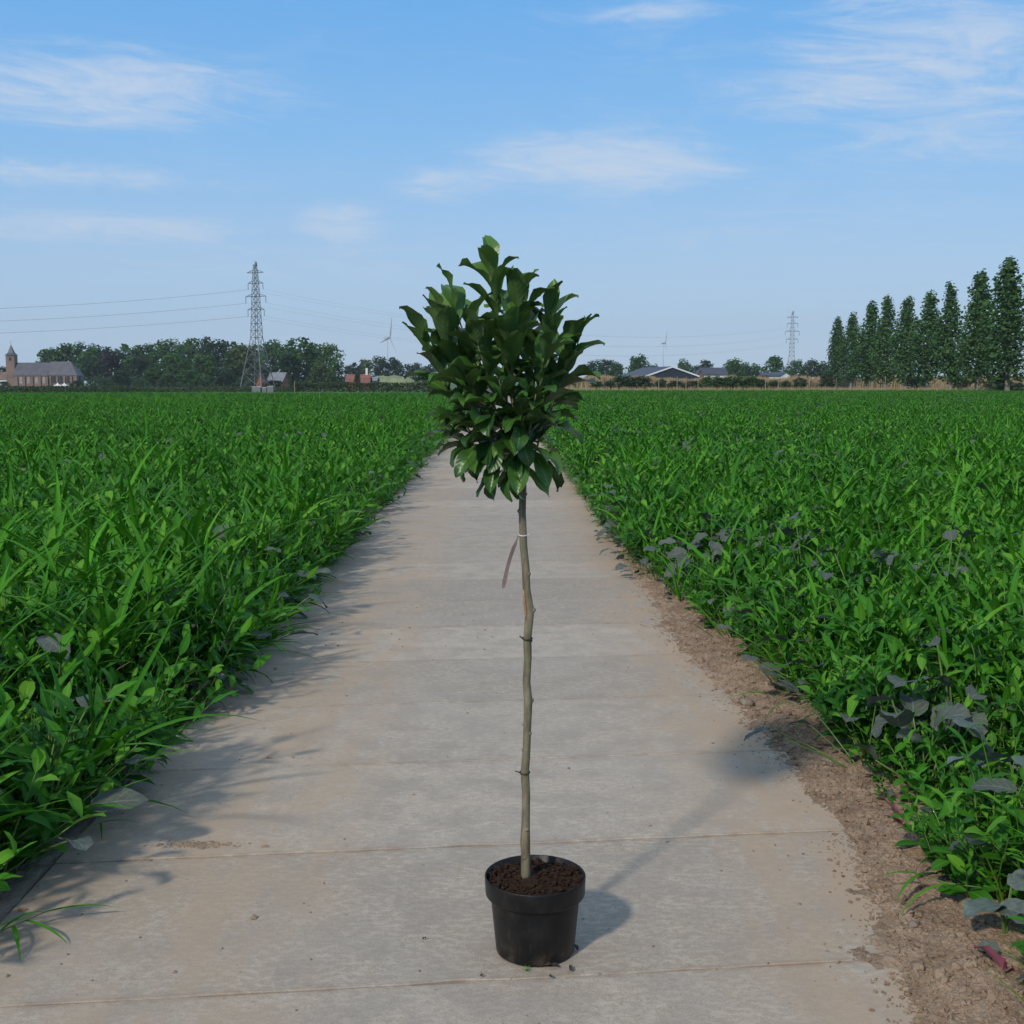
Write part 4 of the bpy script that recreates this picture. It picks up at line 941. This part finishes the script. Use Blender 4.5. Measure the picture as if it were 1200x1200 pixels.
# dry reeds
r = random.Random(91); b = MB()
def reeds(px0, px1, D0, D1, top, n):
    a, c = W(px0, 448, D0), W(px1, 448, D1)
    for i in range(n):
        t = r.random(); p = a.lerp(c, t); p.y += r.uniform(-3, 3); D = p.y; h = (448 - top) / F * D + CAM_H + 0.14; h *= (0.86 + 0.22 * N(p.x, 0.4, 0.16) + 0.12 * N(p.x, 7.4, 0.5)) * r.uniform(0.55, 1.1)
        lx, ly = r.gauss(0, .16), r.gauss(0, .16); wd = r.uniform(.05, .13); an = r.uniform(-0.9, 0.9); dx, dy = math.cos(an) * wd, math.sin(an) * wd; z0 = -0.14
        b.add([(p.x - dx, p.y - dy, z0), (p.x + dx, p.y + dy, z0), (p.x + dx * 1.1 + lx * .6, p.y + dy * 1.1 + ly * .6, z0 + h * .72), (p.x + lx, p.y + ly, z0 + h), (p.x - dx * 1.1 + lx * .6, p.y - dy * 1.1 + ly * .6, z0 + h * .72)], [(0, 1, 2, 3, 4)])
reeds(660, 768, 262, 268, 439, 4200); reeds(760, 860, 262, 268, 441, 3200); reeds(850, 975, 268, 300, 439, 4200); reeds(960, 1215, 315, 330, 438.5, 9000)
tag(b.build('dry_reeds', M['reed']), 'pale tan band of dry reeds along the right horizon', 'reeds', kind='stuff')
b = MB(); r = random.Random(92)
for i in range(5200):                                    # dry grass in front of the reeds
    t = r.random(); p = W(655 + 560 * t, 448, 185 + 25 * r.random()); h = r.uniform(0.5, 1.15); lx = r.gauss(0, .12); wd = r.uniform(.03, .09)
    b.add([(p.x - wd, p.y, -.14), (p.x + wd, p.y, -.14), (p.x + lx, p.y, h)], [(0, 1, 2)])
tag(b.build('dry_grass', M['drygrass']), 'low dry grass along the far edge of the right field', 'grass', kind='stuff')
# wooden posts
for i, (px, top, D) in enumerate(((793.5, 441, 216), (804, 441.5, 214), (772, 442, 220), (897, 445, 205), (818, 443, 214), (1037.5, 441, 238), (980, 443, 290), (345, 447, 225), (912, 446, 205))):
    g = W(px, 448, D); h = (448 - top) / F * D + CAM_H + .14; t_ = MB(); t_.tube([(0, 0, -.1), (0.01, 0, h * .5), (0.02, 0, h - .06), (0.02, 0, h)], [.075, .07, .068, .03], 8)
    labs = ['pale wooden post before the middle of the shed gable', 'pale wooden post right of the shed gable middle', 'pale post before the left shed eave', 'thin post right of the bright green bushes', 'wooden post at the right shed corner', 'pale stake at the fourth poplar trunk', 'pale stake at the smallest poplar', 'post at the left end of the long hedge', 'thin post below the large round tree']
    tag(t_.build('wooden_post', M['postwood'], None, False, (g.x, g.y, -.14)), labs[i], 'post', 'posts along the far field edge')

# ------------------------------------------------------------------ buildings
def face(b, pts, m=0): b.add(pts, [tuple(range(len(pts)))], m)
def solid(b, poly, y0, y1, m=0):
    """extrude an x-z outline through y"""
    n = len(poly); v = [(x, y0, z) for x, z in poly] + [(x, y1, z) for x, z in poly]
    b.add(v, [tuple(range(n)), tuple(range(2 * n - 1, n - 1, -1))] + [(i, i + n, (i + 1) % n + n, (i + 1) % n) for i in range(n)], m)
# church: x along the nave, y away from the viewer; one unit = one metre
D = 480.0; u = D / F
o = W(8, 448, D); ch = empty('church', (o.x, o.y, -0.14), 0, 'small brick church with slate roof and pointed tower', 'church')
def cx(px): return (px - 8) * u
def cz(py): return (448 - py) * u * 1.006 + CAM_H + 0.14
def part(name, m, b, parent=ch): return b.build(name, M[m] if isinstance(m, str) else m, parent)
b = MB(); tx0, tx1 = cx(8.6), cx(18.4); tw = tx1 - tx0
b.box(((tx0 + tx1) / 2, 1.0, cz(417.5) / 2), (tw, tw, cz(417.5))); b.box(((tx0 + tx1) / 2, 1.0, cz(431)), (tw + .18, tw + .18, .22)); b.box(((tx0 + tx1) / 2, 1.0, cz(442)), (tw + .24, tw + .24, .22)); tower = part('tower', 'brick', b)
b = MB(); hx = (tx0 + tx1) / 2; e0 = tw / 2 + .3; z0, z1 = cz(417.3), cz(404.5)
b.add([(hx - e0, 1 - e0, z0), (hx + e0, 1 - e0, z0), (hx + e0, 1 + e0, z0), (hx - e0, 1 + e0, z0), (hx - e0 * .55, 1 - e0 * .55, z0 + 1.0), (hx + e0 * .55, 1 - e0 * .55, z0 + 1.0), (hx + e0 * .55, 1 + e0 * .55, z0 + 1.0), (hx - e0 * .55, 1 + e0 * .55, z0 + 1.0), (hx, 1, z1)], [(0, 1, 5, 4), (1, 2, 6, 5), (2, 3, 7, 6), (3, 0, 4, 7), (4, 5, 8), (5, 6, 8), (6, 7, 8), (7, 4, 8), (3, 2, 1, 0)])
sp_ = part('spire', 'slate', b, tower)
b = MB(); b.tube([(hx, 1, z1 - .2), (hx, 1, z1 + 1.5)], [.06, .03], 6); b.box((hx, 1, z1 + 1.0), (.6, .05, .05)); part('weathervane', 'darktie', b, tower)
def arch(b, x, w_, zb, zt, y): 
    pts_ = [(x - w_ / 2, zb), (x + w_ / 2, zb)] + [(x + w_ / 2 * math.cos(t), zt - w_ / 2 + w_ * .62 * math.sin(t)) for t in np.linspace(0, math.pi, 7)]
    solid(b, pts_[::-1], y - .05, y + .12)
for zz in (421.3,):
    b = MB(); arch(b, hx + .1, 1.0, cz(423), cz(419.6), 1 - tw / 2 - .04); part('louvre', 'darkglass', b, tower)
def gable_block(x0, x1, y0, y1, ze, zr, hip1=0.0):
    wall = MB(); yc = (y0 + y1) / 2
    wall.box(((x0 + x1) / 2, yc, ze / 2), (x1 - x0, y1 - y0, ze)); roof = MB(); ov = .25; q = .18
    A = [(x0, y0 - ov, ze - .1), (x1 + (ov if hip1 else 0), y0 - ov, ze - .1), (x1 + (ov if hip1 else 0), y1 + ov, ze - .1), (x0, y1 + ov, ze - .1), (x0, yc, zr), (x1 - hip1, yc, zr)]
    roof.add(A, [(0, 1, 5, 4), (1, 2, 5), (2, 3, 4, 5), (3, 0, 4), (3, 2, 1, 0)]); return wall, roof
nx0, nx1, cx1 = cx(18.6), cx(58), cx(91.5)
wl_, rf = gable_block(nx0, nx1, -2.3, 4.3, cz(440.3), cz(425.4)); nave = part('nave_wall', 'brick', wl_); part('nave_roof', 'slate', rf)
wl_, rf = gable_block(nx1 + .01, cx1, -2.0, 4.0, cz(440.0), cz(424.2), cx(91.5) - cx(82)); choir = part('choir_wall', 'brick', wl_); part('choir_roof', 'slate', rf)
b = MB()
b.add([(cx1, -1.9, 0), (cx1 + 1.3, .2, 0), (cx1 + 1.3, 1.9, 0), (cx1, 3.9, 0), (cx1, -1.9, cz(440.2)), (cx1 + 1.3, .2, cz(440.2)), (cx1 + 1.3, 1.9, cz(440.2)), (cx1, 3.9, cz(440.2))], [(0, 1, 5, 4), (1, 2, 6, 5), (2, 3, 7, 6), (4, 5, 6, 7)]); apse = part('apse_wall', 'brick', b)
b = MB(); zt = cz(440.3); ap = (cx(82) + .4, 1.0, cz(424.6)); b.add([(cx1 - .1, -2.2, zt), (cx1 + 1.6, .1, zt), (cx1 + 1.6, 2.0, zt), (cx1 - .1, 4.2, zt), ap], [(0, 1, 4), (1, 2, 4), (2, 3, 4)]); part('apse_roof', 'slate', b)
for px in (27, 36, 45, 53.6):
    b = MB(); arch(b, cx(px), 1.15, cz(449.5), cz(441.8), -2.33); wi = part('window', 'churchglass', b, nave)
for px in (65.2, 73.2, 81.2):
    b = MB(); arch(b, cx(px), 1.05, cz(449.0), cz(440.6), -2.03); part('window', 'darkglass', b, choir)
for px in (22.8, 31.5, 40.5, 49.4, 57.6):
    b = MB(); solid(b, [(cx(px) - .28, 0), (cx(px) + .28, 0), (cx(px) + .28, cz(441.5)), (cx(px) - .28, cz(441.5))], -2.75, -2.31); part('buttress', 'brick', b, nave)
for px in (61.2, 69.2, 77.2, 85.2, 90.6):
    b = MB(); solid(b, [(cx(px) - .3, 0), (cx(px) + .3, 0), (cx(px) + .3, cz(441)), (cx(px) - .3, cz(441))], -2.6, -2.01); part('buttress', 'brick', b, choir)
b = MB(); b.box((cx1 + .68, -.90, cz(444)), (.6, .12, 2.4), 0, math.atan2(2.1, 1.3)); part('window', 'darkglass', b, apse)
# two white tents
for px, lab in ((67.6, 'white pointed tent in front of the church choir, left of the pair'), (75.4, 'white pointed tent in front of the church choir, right of the pair')):
    g = W(px, 448, 462); t = empty('white_tent', (g.x, g.y, -.14), 0, lab, 'tent', 'white tents by the church'); h = (448 - 448.6) / F * 462 + CAM_H + .14
    b = MB(); s_ = 1.25; zb = h * .30
    b.add([(-s_, -s_, zb), (s_, -s_, zb), (s_, s_, zb), (-s_, s_, zb), (-s_ * .35, -s_ * .35, zb + (h - zb) * .55), (s_ * .35, -s_ * .35, zb + (h - zb) * .55), (s_ * .35, s_ * .35, zb + (h - zb) * .55), (-s_ * .35, s_ * .35, zb + (h - zb) * .55), (0, 0, h)], [(0, 1, 5, 4), (1, 2, 6, 5), (2, 3, 7, 6), (3, 0, 4, 7), (4, 5, 8), (5, 6, 8), (6, 7, 8), (7, 4, 8)]); b.build('canopy', M['canvas'], t)
    b = MB(); b.add([(-s_, s_, 0), (s_, s_, 0), (s_, s_, zb), (-s_, s_, zb)], [(0, 1, 2, 3)]); b.add([(-s_, -s_, 0), (s_, -s_, 0), (s_, -s_, zb), (-s_, -s_, zb)], [(0, 1, 2, 3)]); b.build('side_wall', M['canvas'], t)
    for sx in (-1, 1):
        for sy in (-1, 1): b = MB(); b.tube([(sx * s_ * .98, sy * s_ * .98, 0), (sx * s_ * .98, sy * s_ * .98, zb)], .03, 5); b.build('pole', M['white'], t)
def house(name, px0, px1, zr_py, ze_py, D, depth, wall_m, roof_m, label, gable_front=False, rz=0.0, trim=None, chimney=None, cat='house'):
    a, c = W(px0, 448, D), W(px1, 448, D); wd = c.x - a.x; t = empty(name, ((a.x + c.x) / 2, D, -.14), rz, label, cat)
    zr = (448 - zr_py) / F * D + CAM_H + .14; ze = (448 - ze_py) / F * D + CAM_H + .14; h = wd / 2; ov = .3
    b = MB()
    if gable_front:
        solid(b, [(-h, 0), (h, 0), (h, ze), (0, zr - .05), (-h, ze)], 0, depth); b.build('wall', M[wall_m], t)
        b = MB(); th = .22; k = (zr - ze) / h
        for s_ in (-1, 1):
            v = [(s_ * (h + ov), -ov, ze - ov * k), (0, -ov, zr), (0, depth + ov, zr), (s_ * (h + ov), depth + ov, ze - ov * k)]; v += [(x, y, z + th) for x, y, z in v]
            b.add(v, [(0, 1, 2, 3), (7, 6, 5, 4), (0, 4, 5, 1), (1, 5, 6, 2), (2, 6, 7, 3), (3, 7, 4, 0)])
        rf_ = b.build('roof', M[roof_m], t)
        if trim:
            for s_ in (-1, 1):
                b = MB(); v = [(s_ * (h + ov), -ov - .06, ze - ov * k - .12), (0, -ov - .06, zr - .12), (0, -ov - .06, zr + th + .05), (s_ * (h + ov), -ov - .06, ze - ov * k + th + .05)]; v2 = [(x, y + .055, z) for x, y, z in v]
                b.add(v + v2, [(0, 1, 2, 3), (7, 6, 5, 4), (0, 4, 5, 1), (1, 5, 6, 2), (2, 6, 7, 3), (3, 7, 4, 0)]); b.build('verge_board', M[trim], rf_)
    else:
        solid(b, [(-h, 0), (h, 0), (h, ze), (-h, ze)], 0, depth)
        b.add([(-h, 0, ze), (-h, depth, ze), (-h, depth / 2, zr - .1)], [(0, 1, 2)]); b.add([(h, 0, ze), (h, depth, ze), (h, depth / 2, zr - .1)], [(0, 2, 1)]); b.build('wall', M[wall_m], t)
        b = MB(); v = [(-h - ov, -ov, ze - .15), (h + ov, -ov, ze - .15), (h + ov, depth / 2, zr), (-h - ov, depth / 2, zr), (-h - ov, depth + ov, ze - .15), (h + ov, depth + ov, ze - .15)]; v += [(x, y, z + .2) for x, y, z in v]
        b.add(v, [(6, 7, 8, 9), (9, 8, 11, 10), (0, 3, 2, 1), (3, 4, 5, 2), (0, 1, 7, 6), (4, 10, 11, 5), (1, 2, 8, 7), (2, 5, 11, 8), (0, 6, 9, 3), (3, 9, 10, 4)]); rf_ = b.build('roof', M[roof_m], t)
    if chimney:
        x, top, m, s_ = chimney; zt = (448 - top) / F * D + CAM_H + .14; b = MB(); xx = W(x, 448, D).x - (a.x + c.x) / 2; b.box((xx, depth / 2, (zt + zr - .6) / 2), (s_, s_, zt - zr + .6)); b.build('chimney', M[m], rf_)
    return t
sh = house('farm_shed', 756, 819, 430.4, 441.0, 300, 26, 'navy', 'darkroof', 'navy gabled farm shed with white roof edges', True, 0.16, 'white', cat='shed')
hx_ = house('house', 823, 852, 431.5, 439.0, 360, 9, 'white', 'darkroof', 'white house with dark roof right of the navy shed')
house('house', 817, 824.5, 434, 441.5, 352, 6, 'brownwall', 'darkroof', 'small brown gabled annex between shed and white house', True, cat='house')
house('house', 914, 927, 436.5, 440.5, 420, 8, 'white', 'darkroof', 'small white house under the far pylon', True, 0.3)
house('barn', 893, 914, 437, 440, 430, 8, 'brownwall', 'darkroof', 'low dark barn left of the small white house', cat='barn')
house('house', 405, 432, 439.5, 449.5, 330, 8, 'redbrick', 'redroof', 'brick house with steep orange tiled roof', False, 0.0, None, (428, 431.5, 'white', .55))
house('house', 313, 331, 437.2, 447.0, 372, 8, 'redbrick', 'greyroof', 'house with grey roof behind the tall pylon', False, -0.12)
house('house', 300.5, 306.5, 439.5, 447, 366, 7, 'redbrick', 'redroof', 'small red brick gable behind the pylon foot', True)
house('barn', 428, 441, 442.5, 446, 350, 8, 'brownwall', 'greyroof', 'low grey-roofed barn between orange-roofed house and mound', cat='barn')
house('house', -14, 9.2, 436.5, 444.5, 500, 9, 'white', 'brownwall', 'white house with red-brown roof at left picture edge')
# grassy mound
g0 = W(458, 448, 380); v, f = grid(-9, 9, -5, 5, 30, 16, lambda x, y: 4.35 * max(0, 1 - (x / 9) ** 4) ** .7 * max(0, 1 - (y / 5) ** 2) ** .8 * (0.92 + 0.08 * N(x, y, .4)) - .1)
b = MB(); b.add(v, f); tag(b.build('mound', M['moundgrass'], None, True, (g0.x, g0.y, -.14)), 'pale green grassy mound between the hedge and distant trees', 'mound')
# cabinets at the pylon foot
for i, (px0, px1, top, lab) in enumerate(((295, 305, 453.2, 'pale grey metal cabinet at the left foot of the pylon'), (307, 312, 454.2, 'small light cabinet in the middle of the pylon foot'), (313, 320, 452.6, 'taller pale cabinet at the right foot of the pylon'))):
    D = 200; a, c = W(px0, 448, D), W(px1, 448, D); h = (448 - top) / F * D + CAM_H + .14; t = empty('metal_cabinet', ((a.x + c.x) / 2, D, -.14), 0, lab, 'cabinet', 'cabinets at the pylon foot'); w2 = c.x - a.x
    b = MB(); b.box((0, .3, h / 2 - .03), (w2, .6, h - .06)); b.build('body', M['steel'], t)
    b = MB(); b.box((0, .28, h), (w2 + .08, .7, .06)); b.build('lid', M['white'], t)
    for s_ in (-1, 1): b = MB(); b.box((s_ * w2 * .24, -.012, h * .5), (w2 * .44, .02, h * .8)); b.build('door', M['steel'], t)

# ------------------------------------------------------------------ pylons and lines
def pylon_meshes():
    """47 arbitrary rows of the photograph tall: rows of the near pylon set the proportions; unit height 1 = 36 m"""
    H = 36.0; P_ = {}
    def hz(row): return (457 - row) / 147.0 * H
    def hw(z):
        zs = [0, hz(398), hz(366), hz(351), hz(324), hz(318), H]; w_ = [3.55, 1.22, .92, .82, .55, .40, .05]; return float(np.interp(z, zs, w_))
    lev = [0, hz(440), hz(424), hz(410), hz(398), hz(390), hz(382), hz(374), hz(366), hz(358), hz(351), hz(343), hz(336), hz(330), hz(324), hz(318)]
    body = MB(); t_ = .055
    corners = [(-1, -1), (1, -1), (1, 1), (-1, 1)]
    for (sx, sy) in corners:
        body_pts = [(sx * hw(z), sy * hw(z), z) for z in lev]; leg = MB(); leg.tube(body_pts, [.13 - .075 * z / H for z in lev], 5); P_.setdefault('leg', []).append(leg)
    br = MB()
    for i in range(len(lev) - 1):
        z0, z1 = lev[i], lev[i + 1]
        for k in range(4):
            (ax, ay), (bx_, by) = corners[k], corners[(k + 1) % 4]
            A0 = (ax * hw(z0), ay * hw(z0), z0); B0 = (bx_ * hw(z0), by * hw(z0), z0); A1 = (ax * hw(z1), ay * hw(z1), z1); B1 = (bx_ * hw(z1), by * hw(z1), z1)
            br.tube([A0, B1], t_, 4, 0, False); br.tube([B0, A1], t_, 4, 0, False); br.tube([A1, B1], t_, 4, 0, False)
    P_['bracing'] = br
    arms = []; ins = []
    for row, half, drop in ((324, 11 * .245, 0), (336, 10 * .245, 7), (351, 13.5 * .245, 7.5), (366, 11 * .245, 7.5)):
        z = hz(row); a = MB(); L = half
        for s_ in (-1, 1):
            for yy in (-.45, .45): a.tube([(s_ * hw(z), yy * 1.2, z), (s_ * L, 0, z)], .08, 4); a.tube([(s_ * hw(z), yy, z + .75), (s_ * L, 0, z + .05)], .06, 4)
            if drop: i_ = MB(); i_.tube([(s_ * L, 0, z), (s_ * L, 0, z - drop * .245)], .10, 6); ins.append(i_)
        a.tube([(-hw(z), 0, z), (hw(z), 0, z)], .09, 4); arms.append(a)
    m_ = MB(); m_.tube([(0, 0, hz(318)), (0, 0, H)], [.16, .05], 5); m_.box((0, 0, hz(316)), (.9, .9, .5)); m_.box((.3, 0, hz(313.5)), (.5, .3, .8))
    P_['arms'] = arms; P_['ins'] = ins; P_['mast'] = m_; return P_, hz
PYM, hz = pylon_meshes()
legs = [q.mesh('leg', M['steel']) for q in PYM['leg']]; brm = PYM['bracing'].mesh('bracing', M['steel']); arms = [q.mesh('cross_arm', M['steel']) for q in PYM['arms']]; insm = [q.mesh('insulator', M['ceramic']) for q in PYM['ins']]; mastm = PYM['mast'].mesh('mast', M['steel'])
LINE_DIR = Vector((208, 230, 0)).normalized()
def pylon(px, D, rz, label):
    g = W(px, 448, D); t = empty('pylon', (g.x, g.y, -.14), rz, label, 'pylon', 'power line pylons')
    for q in legs: link('leg', q, t)
    link('bracing', brm, t); link('mast', mastm, t); ar = [link('cross_arm', q, t) for q in arms]
    for i, q in enumerate(insm): link('insulator', q, ar[1 + i // 2])
    return t
p1 = pylon(302, 343, R(-22), 'tall lattice pylon standing before the wood left of the path'); p2 = pylon(927, 575, R(-14), 'distant lattice pylon above the trees left of the poplars')
def attach(t, k, s_):
    row, half, drop = ((336, 10 * .245, 7), (351, 13.5 * .245, 7.5), (366, 11 * .245, 7.5))[k]
    return Matrix.Translation(t.location) @ Matrix.Rotation(t.rotation_euler.z, 4, 'Z') @ Vector((s_ * half, 0, hz(row) - drop * .245))
names = ['upper', 'middle', 'lower']
def cable(a, c, sag, label, rad=.012):
    ps = []; n = 40
    for i in range(n + 1):
        t = i / n; p = a.lerp(c, t); p.z -= 4 * sag * t * (1 - t); ps.append(p - a)
    b = MB(); b.tube(ps, rad, 4, 0, False); tag(b.build('power_cable', M['wire'], None, False, a), label, 'power cable', 'power cables')
for k in range(3):
    for s_, sd in ((-1, 'left'), (1, 'right')):
        cable(attach(p1, k, s_), attach(p2, k, s_), 8.5, '%s %s cable sagging between the two pylons' % (names[k], 'near' if s_ < 0 else 'far'))
    a = attach(p1, k, -1); px_end = Vector((a.x - 208 * 1.0, a.y - 230 * 1.0, a.z - 2.0))
    cable(a, px_end, (11.3, 10.2, 9.0)[k], '%s cable running left from the tall pylon' % names[k], .026)

# ------------------------------------------------------------------ wind turbines
def turbine(px, hub_py, D, R_, rz, blades, label):
    g = W(px, 448, D); zh = (448 - hub_py) / F * D + CAM_H + .14; t = empty('wind_turbine', (g.x, g.y, -.14), rz, label, 'wind turbine', 'wind turbines')
    b = MB(); b.tube([(0, 0, 0), (0, 0, zh * .5), (0, 0, zh)], [R_ * .034, R_ * .028, R_ * .020], 12); b.build('tower', M['turbine'], t, True)
    b = MB(); b.box((0, R_ * .03, zh + R_ * .02), (R_ * .09, R_ * .24, R_ * .09)); b.build('nacelle', M['turbine'], t)
    b = MB(); b.tube([(0, -R_ * .09, zh + .02 * R_), (0, -R_ * .13, zh + .02 * R_), (0, -R_ * .17, zh + .02 * R_)], [R_ * .05, R_ * .05, R_ * .015], 10); hb = b.build('hub', M['turbine'], t, True)
    for a in blades:
        d = Vector((math.sin(R(a)), 0, math.cos(R(a)))); c = Vector((0, -R_ * .12, zh + .02 * R_)); b = MB(); vs = []; sd = Vector((math.cos(R(a)), 0, -math.sin(R(a))))
        for q, w_ in ((0.02, .03), (.12, .055), (.3, .048), (.6, .03), (.9, .016), (1.0, .004)):
            p = c + d * R_ * q
            for (s_, y) in ((-1, 0), (0, -.012), (1, 0), (0, .012)): vs.append(p + sd * s_ * R_ * w_ + Vector((0, y * R_ * (1.2 - q), 0)) + Vector((0, -s_ * w_ * R_ * .5, 0)))
        b.add(vs, [(i * 4 + k, i * 4 + (k + 1) % 4, (i + 1) * 4 + (k + 1) % 4, (i + 1) * 4 + k) for i in range(5) for k in range(4)]); b.build('blade', M['turbine'], hb, True)
turbine(454.5, 397, 2300, 42, R(68), (14, 134, 254), 'wind turbine left of the potted tree')
turbine(777, 403, 3200, 40, R(66), (25, 145, 265), 'smaller wind turbine above the navy shed')

# ------------------------------------------------------------------ the air
HAZE = 0.00013
if HAZE:
    b = MB(); x0, x1, y0, y1, z0, z1 = -1500, 1500, -40, 3600, -1.3, 175.0
    b.box(((x0 + x1) / 2, (y0 + y1) / 2, (z0 + z1) / 2), (x1 - x0, y1 - y0, z1 - z0))
    m = bpy.data.materials.new('haze'); m.use_nodes = True; t = NT(m.node_tree); t.n.clear(); out = t.add('ShaderNodeOutputMaterial'); pv = t.add('ShaderNodeVolumePrincipled')
    pv.inputs['Color'].default_value = (0.90, 0.94, 0.98, 1); pv.inputs['Density'].default_value = HAZE; pv.inputs['Anisotropy'].default_value = 0.2
    t.l.new(pv.outputs[0], out.inputs['Volume']); tag(b.build('haze', m), 'thin pale haze in the distance', 'haze', kind='stuff')
